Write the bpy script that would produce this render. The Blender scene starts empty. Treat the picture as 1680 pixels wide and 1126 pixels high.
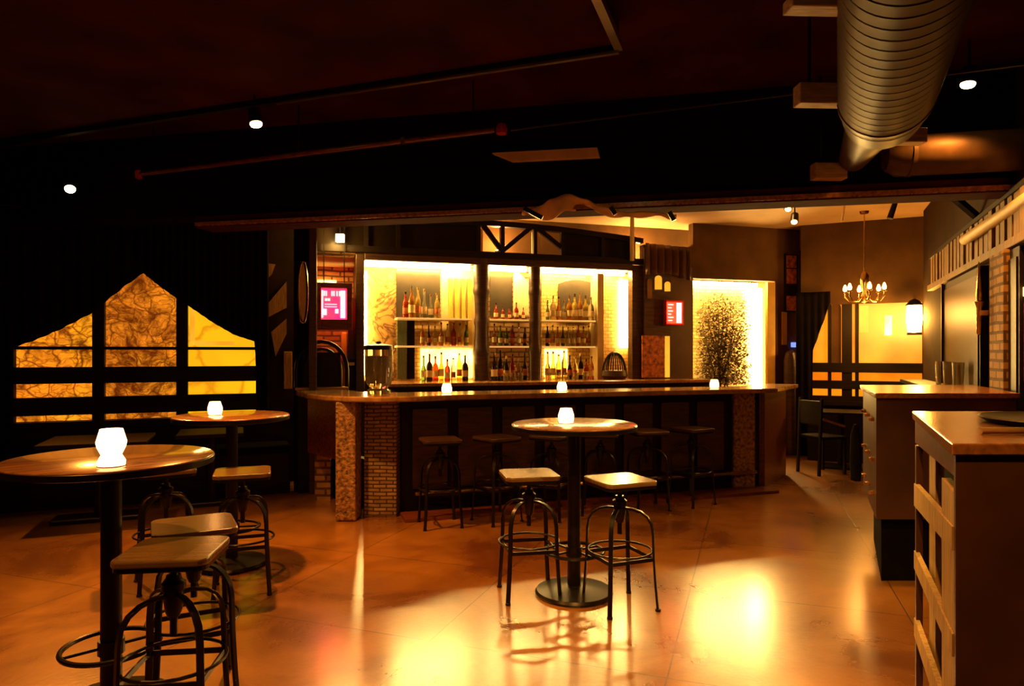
import bpy, bmesh, math, random
from mathutils import Vector, Matrix

random.seed(7)
C = bpy.context.scene.collection
PI = math.pi
CAMH, F, HY = 1.51, 1110.0, 580.0

# ------------------------------------------------------------------ camera, world, exposure
cam = bpy.data.cameras.new('camera')
cam.sensor_width = 36.0
cam.lens = 36.0 * F / 1680.0
cam.shift_y = (HY - 563.0) / 1680.0
cam.clip_start = 0.05
camo = bpy.data.objects.new('camera', cam)
camo.location = (0, 0, CAMH)
camo.rotation_euler = (PI / 2, 0, 0)
C.objects.link(camo)
bpy.context.scene.camera = camo
w = bpy.data.worlds.new('night')
bpy.context.scene.world = w
w.use_nodes = True
w.node_tree.nodes['Background'].inputs[0].default_value = (0.35, 0.08, 0.03, 1)
w.node_tree.nodes['Background'].inputs[1].default_value = 0.01
vs = bpy.context.scene.view_settings
vs.view_transform = 'Standard'
vs.look = 'None'
vs.exposure = 0.0
vs.gamma = 1.0
vs.use_curve_mapping = False
cy = bpy.context.scene.cycles
cy.use_denoising = True
cy.max_bounces = 8
cy.diffuse_bounces = 3
cy.glossy_bounces = 4
cy.transmission_bounces = 6
cy.caustics_reflective = False
cy.caustics_refractive = False
cy.sample_clamp_indirect = 4.0
cy.blur_glossy = 1.0

ORANGE = (1.0, 0.36, 0.05)
GOLD = (1.0, 0.58, 0.12)


def light(name, kind, loc, power, col=ORANGE, aim=None, size=0.1, angle=70, blend=0.8, parent=None, sy=None):
    l = bpy.data.lights.new(name, kind)
    l.energy = power
    l.color = col
    if kind == 'SPOT':
        l.spot_size = math.radians(angle)
        l.spot_blend = blend
        l.shadow_soft_size = size
    elif kind == 'POINT':
        l.shadow_soft_size = size
    elif kind == 'AREA':
        l.size = size
        if sy:
            l.shape = 'RECTANGLE'
            l.size_y = sy
    o = bpy.data.objects.new(name, l)
    o.location = loc
    if aim is not None:
        o.rotation_euler = (Vector(aim) - Vector(loc)).to_track_quat('-Z', 'Y').to_euler()
    C.objects.link(o)
    if parent is not None:
        o.parent = parent
    return o


# ------------------------------------------------------------------ frames of reference of the building
def at(px, py, d):
    return Vector(((px - 840) * d / F, d, CAMH - (py - HY) * d / F))


class Frame:
    """A wall direction of the building: u runs along it, v to its left."""
    def __init__(s, ox, oy, deg):
        s.o = (ox, oy)
        s.a = math.radians(deg)
        s.b = (math.cos(s.a), math.sin(s.a))
        s.n = (-math.sin(s.a), math.cos(s.a))

    def u(s, px, v=0.0):
        k = (px - 840) / F
        ax, ay = s.o[0] + v * s.n[0], s.o[1] + v * s.n[1]
        return (k * ay - ax) / (s.b[0] - k * s.b[1])

    def z(s, px, py, v=0.0):
        u = s.u(px, v)
        d = s.o[1] + v * s.n[1] + u * s.b[1]
        return CAMH - (py - HY) * d / F

    def uz(s, px, py, v=0.0):
        return s.u(px, v), s.z(px, py, v)

    def pt(s, u, v, z=0.0):
        return Vector((s.o[0] + u * s.b[0] + v * s.n[0], s.o[1] + u * s.b[1] + v * s.n[1], z))


B = Frame(-1.22, 6.3, 17.36)      # the bar
W = Frame(-5.0, 7.0, 22.0)        # the window wall
R = Frame(3.59, 4.74, 66.2)       # the right wall
K = Frame(3.82, 10.22, -25.8)     # the far wall with the far window
H = Frame(-2.97, 6.4, -12.2)      # the header beam
M = Frame(-4.56, 6.03, -19.5)     # the ceiling panel and floor joints


# ------------------------------------------------------------------ materials
def nodes(m):
    m.use_nodes = True
    nt = m.node_tree
    return nt, nt.nodes, nt.links, nt.nodes['Principled BSDF']


def mat(name, col, rough=0.5, metal=0.0, var=0.25, scale=6.0, bump=0.0, stretch=(1, 1, 1), spec=0.5, coat=0.0):
    m = bpy.data.materials.new(name)
    nt, N, L, p = nodes(m)
    tc = N.new('ShaderNodeTexCoord')
    mp = N.new('ShaderNodeMapping')
    mp.inputs['Scale'].default_value = stretch
    L.new(tc.outputs['Object'], mp.inputs[0])
    no = N.new('ShaderNodeTexNoise')
    no.inputs['Scale'].default_value = scale
    no.inputs['Detail'].default_value = 6
    L.new(mp.outputs[0], no.inputs['Vector'])
    cr = N.new('ShaderNodeValToRGB')
    cr.color_ramp.elements[0].position = 0.3
    cr.color_ramp.elements[1].position = 0.7
    cr.color_ramp.elements[0].color = (*[max(0, c * (1 - var)) for c in col], 1)
    cr.color_ramp.elements[1].color = (*[min(1, c * (1 + var)) for c in col], 1)
    L.new(no.outputs['Fac'], cr.inputs[0])
    L.new(cr.outputs[0], p.inputs['Base Color'])
    p.inputs['Roughness'].default_value = rough
    p.inputs['Metallic'].default_value = metal
    p.inputs['Specular IOR Level'].default_value = spec
    p.inputs['Coat Weight'].default_value = coat
    p.inputs['Coat Roughness'].default_value = 0.12
    if bump:
        b = N.new('ShaderNodeBump')
        b.inputs['Strength'].default_value = bump
        b.inputs['Distance'].default_value = 0.02
        L.new(no.outputs['Fac'], b.inputs['Height'])
        L.new(b.outputs[0], p.inputs['Normal'])
    return m


def glow(name, col, strength, col2=None, scale=8.0):
    m = bpy.data.materials.new(name)
    nt, N, L, p = nodes(m)
    p.inputs['Base Color'].default_value = (0.3, 0.25, 0.2, 1)
    p.inputs['Emission Strength'].default_value = strength
    no = N.new('ShaderNodeTexNoise')
    no.inputs['Scale'].default_value = scale
    tc = N.new('ShaderNodeTexCoord')
    L.new(tc.outputs['Object'], no.inputs['Vector'])
    cr = N.new('ShaderNodeValToRGB')
    cr.color_ramp.elements[0].color = (*col, 1)
    cr.color_ramp.elements[1].color = (*(col2 or col), 1)
    cr.color_ramp.elements[0].position = 0.35
    cr.color_ramp.elements[1].position = 0.65
    L.new(no.outputs['Fac'], cr.inputs[0])
    L.new(cr.outputs[0], p.inputs['Emission Color'])
    return m


def brick(name, c1, c2, mortar, bw=0.21, rh=0.07, ms=0.012, rough=0.8):
    m = bpy.data.materials.new(name)
    nt, N, L, p = nodes(m)
    tc = N.new('ShaderNodeTexCoord')
    sep = N.new('ShaderNodeSeparateXYZ')
    L.new(tc.outputs['Object'], sep.inputs[0])
    add = N.new('ShaderNodeMath')
    add.operation = 'ADD'
    L.new(sep.outputs[0], add.inputs[0])
    L.new(sep.outputs[1], add.inputs[1])
    cb = N.new('ShaderNodeCombineXYZ')
    L.new(add.outputs[0], cb.inputs[0])
    L.new(sep.outputs[2], cb.inputs[1])
    nz = N.new('ShaderNodeTexNoise')
    nz.inputs['Scale'].default_value = 3
    L.new(tc.outputs['Object'], nz.inputs['Vector'])
    va = N.new('ShaderNodeVectorMath')
    va.operation = 'MULTIPLY_ADD'
    va.inputs[1].default_value = (0.03, 0.03, 0)
    L.new(nz.outputs['Color'], va.inputs[0])
    L.new(cb.outputs[0], va.inputs[2])
    br = N.new('ShaderNodeTexBrick')
    br.inputs['Scale'].default_value = 1
    br.inputs['Color1'].default_value = (*c1, 1)
    br.inputs['Color2'].default_value = (*c2, 1)
    br.inputs['Mortar'].default_value = (*mortar, 1)
    br.inputs['Mortar Size'].default_value = ms
    br.inputs['Brick Width'].default_value = bw
    br.inputs['Row Height'].default_value = rh
    L.new(va.outputs[0], br.inputs['Vector'])
    n2 = N.new('ShaderNodeTexNoise')
    n2.inputs['Scale'].default_value = 14
    L.new(tc.outputs['Object'], n2.inputs['Vector'])
    mx = N.new('ShaderNodeMix')
    mx.data_type = 'RGBA'
    mx.blend_type = 'MULTIPLY'
    mx.inputs['Factor'].default_value = 0.8
    cr = N.new('ShaderNodeValToRGB')
    cr.color_ramp.elements[0].color = (0.35, 0.35, 0.35, 1)
    cr.color_ramp.elements[1].color = (1.3, 1.3, 1.3, 1)
    L.new(n2.outputs['Fac'], cr.inputs[0])
    L.new(br.outputs['Color'], mx.inputs[6])
    L.new(cr.outputs[0], mx.inputs[7])
    L.new(mx.outputs[2], p.inputs['Base Color'])
    p.inputs['Roughness'].default_value = rough
    bp = N.new('ShaderNodeBump')
    bp.inputs['Strength'].default_value = 0.7
    bp.inputs['Distance'].default_value = 0.015
    bp.invert = True
    L.new(br.outputs['Fac'], bp.inputs['Height'])
    L.new(bp.outputs[0], p.inputs['Normal'])
    return m


def veined(name, base, vein, hot, strength, cells=5.0, dens=0.5, stretch=(1, 1, 1), seed=0.0, fine=0):
    """Backlit painted glass: amber sheet with dark branching strokes."""
    m = bpy.data.materials.new(name)
    nt, N, L, p = nodes(m)
    tc = N.new('ShaderNodeTexCoord')
    mp = N.new('ShaderNodeMapping')
    mp.inputs['Scale'].default_value = stretch
    mp.inputs['Location'].default_value = (seed, seed * 2.1, seed * 0.7)
    L.new(tc.outputs['Object'], mp.inputs[0])
    nw = N.new('ShaderNodeTexNoise')
    nw.inputs['Scale'].default_value = 2.2
    nw.inputs['Detail'].default_value = 4
    L.new(mp.outputs[0], nw.inputs['Vector'])
    va = N.new('ShaderNodeVectorMath')
    va.operation = 'MULTIPLY_ADD'
    va.inputs[1].default_value = (0.5, 0.5, 0.5)
    L.new(nw.outputs['Color'], va.inputs[0])
    L.new(mp.outputs[0], va.inputs[2])
    vo = N.new('ShaderNodeTexVoronoi')
    vo.feature = 'DISTANCE_TO_EDGE'
    vo.inputs['Scale'].default_value = cells
    L.new(va.outputs[0], vo.inputs['Vector'])
    c1 = N.new('ShaderNodeValToRGB')
    c1.color_ramp.elements[0].position = 0.0
    c1.color_ramp.elements[1].position = 0.07
    L.new(vo.outputs['Distance'], c1.inputs[0])
    n2 = N.new('ShaderNodeTexNoise')
    n2.inputs['Scale'].default_value = 5
    n2.inputs['Detail'].default_value = 9
    n2.inputs['Roughness'].default_value = 0.7
    L.new(va.outputs[0], n2.inputs['Vector'])
    c2 = N.new('ShaderNodeValToRGB')
    c2.color_ramp.elements[0].position = dens - 0.14
    c2.color_ramp.elements[1].position = dens + 0.10
    L.new(n2.outputs['Fac'], c2.inputs[0])
    mul = N.new('ShaderNodeMix')
    mul.data_type = 'RGBA'
    mul.blend_type = 'MULTIPLY'
    mul.inputs['Factor'].default_value = 0.9
    L.new(c2.outputs[0], mul.inputs[6])
    L.new(c1.outputs[0], mul.inputs[7])
    if fine:
        v2 = N.new('ShaderNodeTexVoronoi')
        v2.feature = 'DISTANCE_TO_EDGE'
        v2.inputs['Scale'].default_value = fine
        m2 = N.new('ShaderNodeVectorMath')
        m2.operation = 'MULTIPLY'
        m2.inputs[1].default_value = (0.6, 1, 1.5)
        L.new(va.outputs[0], m2.inputs[0])
        L.new(m2.outputs[0], v2.inputs['Vector'])
        c4 = N.new('ShaderNodeValToRGB')
        c4.color_ramp.elements[0].color = (0.25, 0.25, 0.25, 1)
        c4.color_ramp.elements[1].position = 0.10
        L.new(v2.outputs['Distance'], c4.inputs[0])
        mm = N.new('ShaderNodeMix')
        mm.data_type = 'RGBA'
        mm.blend_type = 'MULTIPLY'
        mm.inputs['Factor'].default_value = 0.85
        L.new(mul.outputs[2], mm.inputs[6])
        L.new(c4.outputs[0], mm.inputs[7])
        mul = mm
    n3 = N.new('ShaderNodeTexNoise')
    n3.inputs['Scale'].default_value = 1.3
    L.new(mp.outputs[0], n3.inputs['Vector'])
    bh = N.new('ShaderNodeMix')
    bh.data_type = 'RGBA'
    bh.inputs[6].default_value = (*base, 1)
    bh.inputs[7].default_value = (*hot, 1)
    c3 = N.new('ShaderNodeValToRGB')
    c3.color_ramp.elements[0].position = 0.4
    c3.color_ramp.elements[1].position = 0.6
    L.new(n3.outputs['Fac'], c3.inputs[0])
    L.new(c3.outputs[0], bh.inputs[0])
    fin = N.new('ShaderNodeMix')
    fin.data_type = 'RGBA'
    fin.inputs[6].default_value = (*vein, 1)
    L.new(mul.outputs[2], fin.inputs[0])
    L.new(bh.outputs[2], fin.inputs[7])
    L.new(fin.outputs[2], p.inputs['Emission Color'])
    p.inputs['Base Color'].default_value = (0.02, 0.01, 0.005, 1)
    p.inputs['Emission Strength'].default_value = strength
    p.inputs['Roughness'].default_value = 0.4
    return m


def glass(name, col, rough=0.08, trans=0.85):
    m = mat(name, col, rough, 0, 0.1)
    p = m.node_tree.nodes['Principled BSDF']
    p.inputs['Transmission Weight'].default_value = trans
    p.inputs['IOR'].default_value = 1.35
    return m


def floor_mat():
    m = bpy.data.materials.new('polished concrete')
    nt, N, L, p = nodes(m)
    tc = N.new('ShaderNodeTexCoord')
    mp = N.new('ShaderNodeMapping')
    # rotate world so the joints follow the room; a joint crossing falls at (-.43, 3.55)
    a = math.radians(-19.5)
    rx = -.43 * math.cos(-a) - 3.55 * math.sin(-a)
    ry = -.43 * math.sin(-a) + 3.55 * math.cos(-a)
    mp.inputs['Rotation'].default_value = (0, 0, -a)
    mp.inputs['Location'].default_value = (-rx, -ry, 0)
    L.new(tc.outputs['Object'], mp.inputs[0])
    br = N.new('ShaderNodeTexBrick')
    br.offset = 0
    br.inputs['Scale'].default_value = 1
    br.inputs['Brick Width'].default_value = 1.22
    br.inputs['Row Height'].default_value = 1.22
    br.inputs['Mortar Size'].default_value = 0.005
    br.inputs['Mortar Smooth'].default_value = 0.3
    br.inputs['Color1'].default_value = (1, 1, 1, 1)
    br.inputs['Color2'].default_value = (0.8, 0.8, 0.8, 1)
    br.inputs['Mortar'].default_value = (0.15, 0.15, 0.15, 1)
    L.new(mp.outputs[0], br.inputs['Vector'])
    n1 = N.new('ShaderNodeTexNoise')
    n1.inputs['Scale'].default_value = 1.1
    n1.inputs['Detail'].default_value = 9
    n1.inputs['Distortion'].default_value = 0.5
    n1.inputs['Roughness'].default_value = 0.62
    L.new(tc.outputs['Object'], n1.inputs['Vector'])
    cr = N.new('ShaderNodeValToRGB')
    cr.color_ramp.elements[0].position = 0.34
    cr.color_ramp.elements[1].position = 0.7
    cr.color_ramp.elements[0].color = (0.15, 0.045, 0.008, 1)
    cr.color_ramp.elements[1].color = (0.46, 0.20, 0.035, 1)
    L.new(n1.outputs['Fac'], cr.inputs[0])
    mx = N.new('ShaderNodeMix')
    mx.data_type = 'RGBA'
    mx.blend_type = 'MULTIPLY'
    mx.inputs['Factor'].default_value = 0.7
    L.new(cr.outputs[0], mx.inputs[6])
    L.new(br.outputs['Color'], mx.inputs[7])
    L.new(mx.outputs[2], p.inputs['Base Color'])
    n2 = N.new('ShaderNodeTexNoise')
    n2.inputs['Scale'].default_value = 38
    n2.inputs['Detail'].default_value = 5
    L.new(tc.outputs['Object'], n2.inputs['Vector'])
    r = N.new('ShaderNodeMapRange')
    r.inputs['From Min'].default_value = 0.3
    r.inputs['From Max'].default_value = 0.7
    r.inputs['To Min'].default_value = 0.24
    r.inputs['To Max'].default_value = 0.36
    L.new(n1.outputs['Fac'], r.inputs[0])
    L.new(r.outputs[0], p.inputs['Roughness'])
    p.inputs['Specular IOR Level'].default_value = 0.4
    p.inputs['Coat Weight'].default_value = 1.0
    p.inputs['Coat Roughness'].default_value = 0.21
    p.inputs['Coat IOR'].default_value = 2.0
    b = N.new('ShaderNodeBump')
    b.inputs['Strength'].default_value = 0.22
    b.inputs['Distance'].default_value = 0.006
    L.new(n2.outputs['Fac'], b.inputs['Height'])
    b2 = N.new('ShaderNodeBump')
    b2.inputs['Strength'].default_value = 0.5
    b2.inputs['Distance'].default_value = 0.004
    b2.invert = True
    L.new(br.outputs['Fac'], b2.inputs['Height'])
    L.new(b.outputs[0], b2.inputs['Normal'])
    L.new(b2.outputs[0], p.inputs['Normal'])
    return m


wood_st = (0.6, 9, 9)
MT = dict(
    floor=floor_mat(),
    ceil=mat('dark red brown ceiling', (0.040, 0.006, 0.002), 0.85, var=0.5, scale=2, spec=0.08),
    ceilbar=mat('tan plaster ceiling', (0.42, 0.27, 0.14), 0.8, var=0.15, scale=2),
    wall=mat('dark brown wall', (0.030, 0.014, 0.006), 0.8, var=0.4, scale=3, spec=0.15),
    wallbar=mat('brown plaster', (0.085, 0.042, 0.014), 0.85, spec=0.15, var=0.25, scale=3, bump=0.15),
    black=mat('black cloth', (0.006, 0.004, 0.004), 0.95, var=0.3, spec=0.05),
    blackwood=mat('black stained wood', (0.014, 0.008, 0.006), 0.5, var=0.4, stretch=wood_st, spec=0.15),
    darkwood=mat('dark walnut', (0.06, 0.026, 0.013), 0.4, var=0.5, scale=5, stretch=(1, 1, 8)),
    redwood=mat('red mahogany', (0.13, 0.032, 0.014), 0.35, var=0.5, scale=5, stretch=(1, 8, 8)),
    oak=mat('light oak board', (0.50, 0.32, 0.10), 0.55, var=0.35, scale=7, stretch=(9, 9, 1), bump=0.2),
    oakdim=mat('aged brown board', (0.26, 0.15, 0.05), 0.6, var=0.4, scale=7, stretch=(9, 9, 1), bump=0.2),
    oakh=mat('light oak plank', (0.40, 0.25, 0.11), 0.55, var=0.35, scale=7, stretch=(1, 9, 9), bump=0.2),
    oakglossy=mat('varnished oak', (0.30, 0.13, 0.04), 0.22, var=0.35, scale=5, stretch=(8, 1, 8)),
    tabletop=mat('varnished brown table wood', (0.24, 0.10, 0.035), 0.25, var=0.4, scale=4, stretch=(1, 8, 1), coat=0.7),
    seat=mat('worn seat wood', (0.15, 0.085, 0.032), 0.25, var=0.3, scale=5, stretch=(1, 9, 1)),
    iron=mat('black iron', (0.016, 0.011, 0.009), 0.32, metal=0.6, var=0.4),
    steel=mat('brushed steel', (0.5, 0.42, 0.34), 0.28, metal=1.0, var=0.2),
    duct=mat('galvanised duct', (0.07, 0.036, 0.014), 0.5, metal=0.15, spec=0.2, var=0.25, scale=9),
    brass=mat('aged brass', (0.62, 0.38, 0.13), 0.25, metal=1.0, var=0.25),
    redpaint=mat('red paint', (0.45, 0.02, 0.015), 0.4),
    brown=mat('brown painted board', (0.085, 0.035, 0.018), 0.45, var=0.3, scale=3),
    brick=brick('amber brick', (0.50, 0.29, 0.10), (0.36, 0.19, 0.06), (0.12, 0.06, 0.02)),
    stone=brick('stacked stone', (0.40, 0.27, 0.14), (0.26, 0.15, 0.07), (0.05, 0.025, 0.012), bw=0.12, rh=0.035, ms=0.006),
    rubble=mat('rough stone', (0.30, 0.17, 0.08), 0.8, var=0.8, scale=30, bump=0.9),
    granite=mat('reddish granite', (0.16, 0.045, 0.02), 0.3, var=0.8, scale=45),
    counter=mat('polished counter', (0.36, 0.20, 0.08), 0.12, var=0.35, scale=6, stretch=(1, 6, 1)),
    panelgold=brick('yellow glazed tile', (0.75, 0.50, 0.16), (0.62, 0.38, 0.10), (0.30, 0.16, 0.04), bw=0.10, rh=0.05, ms=0.005, rough=0.45),
    creampaint=mat('cream paint', (0.78, 0.60, 0.30), 0.5, var=0.1),
    yellowpaint=mat('yellow paint', (0.75, 0.45, 0.06), 0.5, var=0.1),
    greyglass=mat('smoky grey panel', (0.045, 0.036, 0.026), 0.25, var=0.15),
    greenglass=mat('green grey panel', (0.10, 0.14, 0.09), 0.3, var=0.3, scale=5, stretch=(20, 20, 1)),
    darkglass=mat('dark glass', (0.012, 0.007, 0.004), 0.3, var=0.3, spec=0.12),
    leaf=mat('dark leaves', (0.10, 0.065, 0.012), 0.6, var=0.5, scale=20),
    shelf=mat('cream shelf', (0.80, 0.62, 0.34), 0.35, var=0.1),
    cloth=mat('beige cloth', (0.72, 0.52, 0.28), 0.85, var=0.15, scale=8),
    cream=glow('frosted bulb glass', (1.0, 0.60, 0.22), 9.0),
    candle=glow('lit votive glass', (1.0, 0.56, 0.22), 9.0, (1.0, 0.46, 0.14)),
    led=glow('warm strip', (1.0, 0.60, 0.16), 180.0),
    ledv=glow('warm upright strip', (1.0, 0.60, 0.16), 75.0),
    lamp=glow('lamp lens', (1.0, 0.55, 0.18), 40.0),
    lantern=glow('lantern glass', (1.0, 0.52, 0.10), 45.0),
    chand=glow('chandelier bulb', (1.0, 0.42, 0.10), 16.0),
    pink=glow('magenta screen', (1.0, 0.0004, 0.018), 16.0, (1.0, 0.004, 0.010), 6),
    red=glow('red screen', (1.0, 0.001, 0.001), 18.0, (1.0, 0.006, 0.002), 6),
    white=glow('white screen letters', (1.0, 0.55, 0.5), 2.2),
    blue=glow('blue indicator', (0.12, 0.2, 1.0), 2.0),
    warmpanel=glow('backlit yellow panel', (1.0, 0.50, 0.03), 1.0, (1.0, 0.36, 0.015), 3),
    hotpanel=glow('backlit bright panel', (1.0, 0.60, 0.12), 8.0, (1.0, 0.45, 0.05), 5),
    edge=glow('shelf edge with painted light', (1.0, 0.52, 0.13), 0.75),
    brownmatt=mat('matt dark red beam', (0.05, 0.012, 0.005), 0.9, var=0.3, spec=0.05),
    artred=mat('red orange picture', (0.45, 0.12, 0.04), 0.6, var=0.8, scale=18),
    win_glow=glow('far amber pane', (1.0, 0.34, 0.008), 1.05, (0.9, 0.17, 0.002), 2.2),
    win_a=veined('painted amber glass', (0.95, 0.24, 0.008), (0.10, 0.012, 0.001), (1.0, 0.33, 0.008), 1.3, 4.2, 0.44, fine=11),
    win_b=veined('painted amber glass with branches', (0.90, 0.22, 0.010), (0.12, 0.018, 0.001), (1.0, 0.30, 0.010), 1.15, 5.5, 0.52, seed=3.0, fine=17),
    win_c=veined('clear amber glass', (1.0, 0.46, 0.006), (0.8, 0.25, 0.004), (1.0, 0.58, 0.006), 1.05, 2.0, 0.24, seed=5.0),
)
for nm, col, tr in (('amber', (0.85, 0.33, 0.04), 0.75), ('clearb', (0.95, 0.85, 0.6), 0.85), ('greenb', (0.16, 0.30, 0.06), 0.7),
                    ('redb', (0.55, 0.06, 0.02), 0.6), ('darkb', (0.03, 0.014, 0.008), 0.2), ('gold', (0.95, 0.60, 0.12), 0.7)):
    MT[nm] = glass('bottle ' + nm, col, 0.1, tr)


def branch_shadow():
    m = bpy.data.materials.new('amber panel with branch shadow')
    nt, N, L, p = nodes(m)
    tc = N.new('ShaderNodeTexCoord')
    nw = N.new('ShaderNodeTexNoise')
    nw.inputs['Scale'].default_value = 3
    nw.inputs['Detail'].default_value = 8
    nw.inputs['Distortion'].default_value = 2.5
    L.new(tc.outputs['Object'], nw.inputs['Vector'])
    cr = N.new('ShaderNodeValToRGB')
    e = cr.color_ramp.elements
    e[0].position = 0.40
    e[0].color = (0.62, 0.33, 0.08, 1)
    e[1].position = 0.56
    e[1].color = (0.62, 0.33, 0.08, 1)
    x = cr.color_ramp.elements.new(0.47)
    x.color = (0.13, 0.05, 0.015, 1)  # branch shadows painted into the panel colour
    L.new(nw.outputs['Fac'], cr.inputs[0])
    L.new(cr.outputs[0], p.inputs['Base Color'])
    p.inputs['Roughness'].default_value = 0.6
    return m


MT['branch_shadow'] = branch_shadow()


# ------------------------------------------------------------------ mesh helpers
class MB:
    def __init__(s):
        s.bm = bmesh.new()

    def box(s, x0, x1, y0, y1, z0, z1):
        v = [s.bm.verts.new((x, y, z)) for z in (z0, z1) for x, y in ((x0, y0), (x1, y0), (x1, y1), (x0, y1))]
        for f in ((0, 1, 2, 3), (4, 5, 6, 7), (0, 1, 5, 4), (1, 2, 6, 5), (2, 3, 7, 6), (3, 0, 4, 7)):
            s.bm.faces.new([v[i] for i in f])
        return s

    def bar(s, p0, p1, wx, wy, up=(0, 0, 1)):
        """Rectangular bar from p0 to p1; wx across, wy along 'up'."""
        p0, p1 = Vector(p0), Vector(p1)
        d = (p1 - p0).normalized()
        up = Vector(up)
        side = d.cross(up)
        if side.length < 1e-4:
            side = d.cross(Vector((1, 0, 0)))
        side.normalize()
        u2 = side.cross(d).normalized()
        v = []
        for p in (p0, p1):
            for a, b in ((-1, -1), (1, -1), (1, 1), (-1, 1)):
                v.append(s.bm.verts.new(p + side * (a * wx / 2) + u2 * (b * wy / 2)))
        for f in ((0, 1, 2, 3), (4, 5, 6, 7), (0, 1, 5, 4), (1, 2, 6, 5), (2, 3, 7, 6), (3, 0, 4, 7)):
            s.bm.faces.new([v[i] for i in f])
        return s

    def tube(s, pts, r, seg=8, closed=False, caps=True):
        pts = [Vector(p) for p in pts]
        n = len(pts)
        rr = r if isinstance(r, (list, tuple)) else [r] * n
        rings = []
        prev = None
        for i, p in enumerate(pts):
            a = pts[(i - 1) % n] if (closed or i > 0) else p
            b = pts[(i + 1) % n] if (closed or i < n - 1) else p
            t = (b - a).normalized()
            if prev is None:
                ref = Vector((0, 0, 1)) if abs(t.z) < 0.9 else Vector((1, 0, 0))
                x = t.cross(ref).normalized()
            else:
                x = (prev - t * prev.dot(t)).normalized()
            prev = x
            y = t.cross(x)
            rings.append([s.bm.verts.new(p + (x * math.cos(2 * PI * k / seg) + y * math.sin(2 * PI * k / seg)) * rr[i]) for k in range(seg)])
        m = n if closed else n - 1
        for i in range(m):
            A, Bq = rings[i], rings[(i + 1) % n]
            for k in range(seg):
                s.bm.faces.new((A[k], A[(k + 1) % seg], Bq[(k + 1) % seg], Bq[k]))
        if caps and not closed:
            s.bm.faces.new(rings[0])
            s.bm.faces.new(rings[-1][::-1])
        return s

    def lathe(s, prof, c=(0, 0, 0), seg=24, sx=1.0, sy=1.0):
        rings = []
        for r, z in prof:
            if r < 1e-5:
                rings.append([s.bm.verts.new((c[0], c[1], c[2] + z))])
            else:
                rings.append([s.bm.verts.new((c[0] + r * sx * math.cos(2 * PI * k / seg), c[1] + r * sy * math.sin(2 * PI * k / seg), c[2] + z)) for k in range(seg)])
        for A, Bq in zip(rings, rings[1:]):
            for k in range(seg):
                a, b = A[k % len(A)], A[(k + 1) % len(A)]
                c_, d = Bq[(k + 1) % len(Bq)], Bq[k % len(Bq)]
                f = []
                for q in (a, b, c_, d):
                    if q not in f:
                        f.append(q)
                if len(f) > 2:
                    s.bm.faces.new(f)
        return s

    def prism(s, poly, z0, z1):
        lo = [s.bm.verts.new((x, y, z0)) for x, y in poly]
        hi = [s.bm.verts.new((x, y, z1)) for x, y in poly]
        s.bm.faces.new(lo[::-1])
        s.bm.faces.new(hi)
        n = len(poly)
        for i in range(n):
            s.bm.faces.new((lo[i], lo[(i + 1) % n], hi[(i + 1) % n], hi[i]))
        return s

    def plate(s, poly, y0, y1):
        """Prism of a polygon in (x, z), thick from y0 to y1."""
        lo = [s.bm.verts.new((x, y0, z)) for x, z in poly]
        hi = [s.bm.verts.new((x, y1, z)) for x, z in poly]
        s.bm.faces.new(lo)
        s.bm.faces.new(hi[::-1])
        n = len(poly)
        for i in range(n):
            s.bm.faces.new((lo[i], lo[(i + 1) % n], hi[(i + 1) % n], hi[i]))
        return s

    def build(s, name, m, parent=None, smooth=False, bevel=0.0, loc=None):
        bmesh.ops.recalc_face_normals(s.bm, faces=s.bm.faces)
        me = bpy.data.meshes.new(name)
        s.bm.to_mesh(me)
        s.bm.free()
        me.materials.append(MT[m] if isinstance(m, str) else m)
        if smooth:
            for f in me.polygons:
                f.use_smooth = True
            me.set_sharp_from_angle(angle=math.radians(38))
        o = bpy.data.objects.new(name, me)
        C.objects.link(o)
        if parent is not None:
            o.parent = parent
        if loc is not None:
            o.location = loc
        if bevel:
            b = o.modifiers.new('edge', 'BEVEL')
            b.width = bevel
            b.segments = 2
            b.limit_method = 'ANGLE'
        return o


def tag(o, label=None, cat=None, group=None, kind=None):
    if label:
        o['label'] = label
    if cat:
        o['category'] = cat
    if group:
        o['group'] = group
    if kind:
        o['kind'] = kind
    return o


def thing(name, label, cat, loc=(0, 0, 0), rz=0.0, group=None, kind=None):
    o = bpy.data.objects.new(name, None)
    o.empty_display_size = 0.1
    o.location = loc
    o.rotation_euler = (0, 0, rz)
    C.objects.link(o)
    return tag(o, label, cat, group, kind)


def in_frame(name, fr, label=None, cat=None, group=None, kind=None):
    return thing(name, label, cat, (fr.o[0], fr.o[1], 0), fr.a, group, kind)


def copy_tree(o, parent=None):
    c = o.copy()
    C.objects.link(c)
    c.parent = parent
    for ch in list(o.children):
        copy_tree(ch, c)
    return c


def struct(mb, name, m, fr=None, parent=None, **kw):
    o = mb.build(name, m, parent, **kw)
    if fr is not None:
        o.location = (fr.o[0], fr.o[1], 0)
        o.rotation_euler = (0, 0, fr.a)
    if parent is None:
        o['kind'] = 'structure'
    return o


ORD = ['first', 'second', 'third', 'fourth', 'fifth', 'sixth', 'seventh', 'eighth', 'ninth', 'tenth', 'eleventh', 'twelfth']

# ------------------------------------------------------------------ the room
struct(MB().box(-7, 8, -2.2, 12.5, -0.12, 0.0), 'floor', 'floor')
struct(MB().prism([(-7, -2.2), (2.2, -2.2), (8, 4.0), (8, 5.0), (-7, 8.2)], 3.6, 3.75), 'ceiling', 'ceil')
hl, hr = H.u(-120), H.u(1790)
struct(MB().box(hl, hr, 0.0, 0.25, 2.8, 3.6), 'wall_header', 'black', H)
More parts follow.
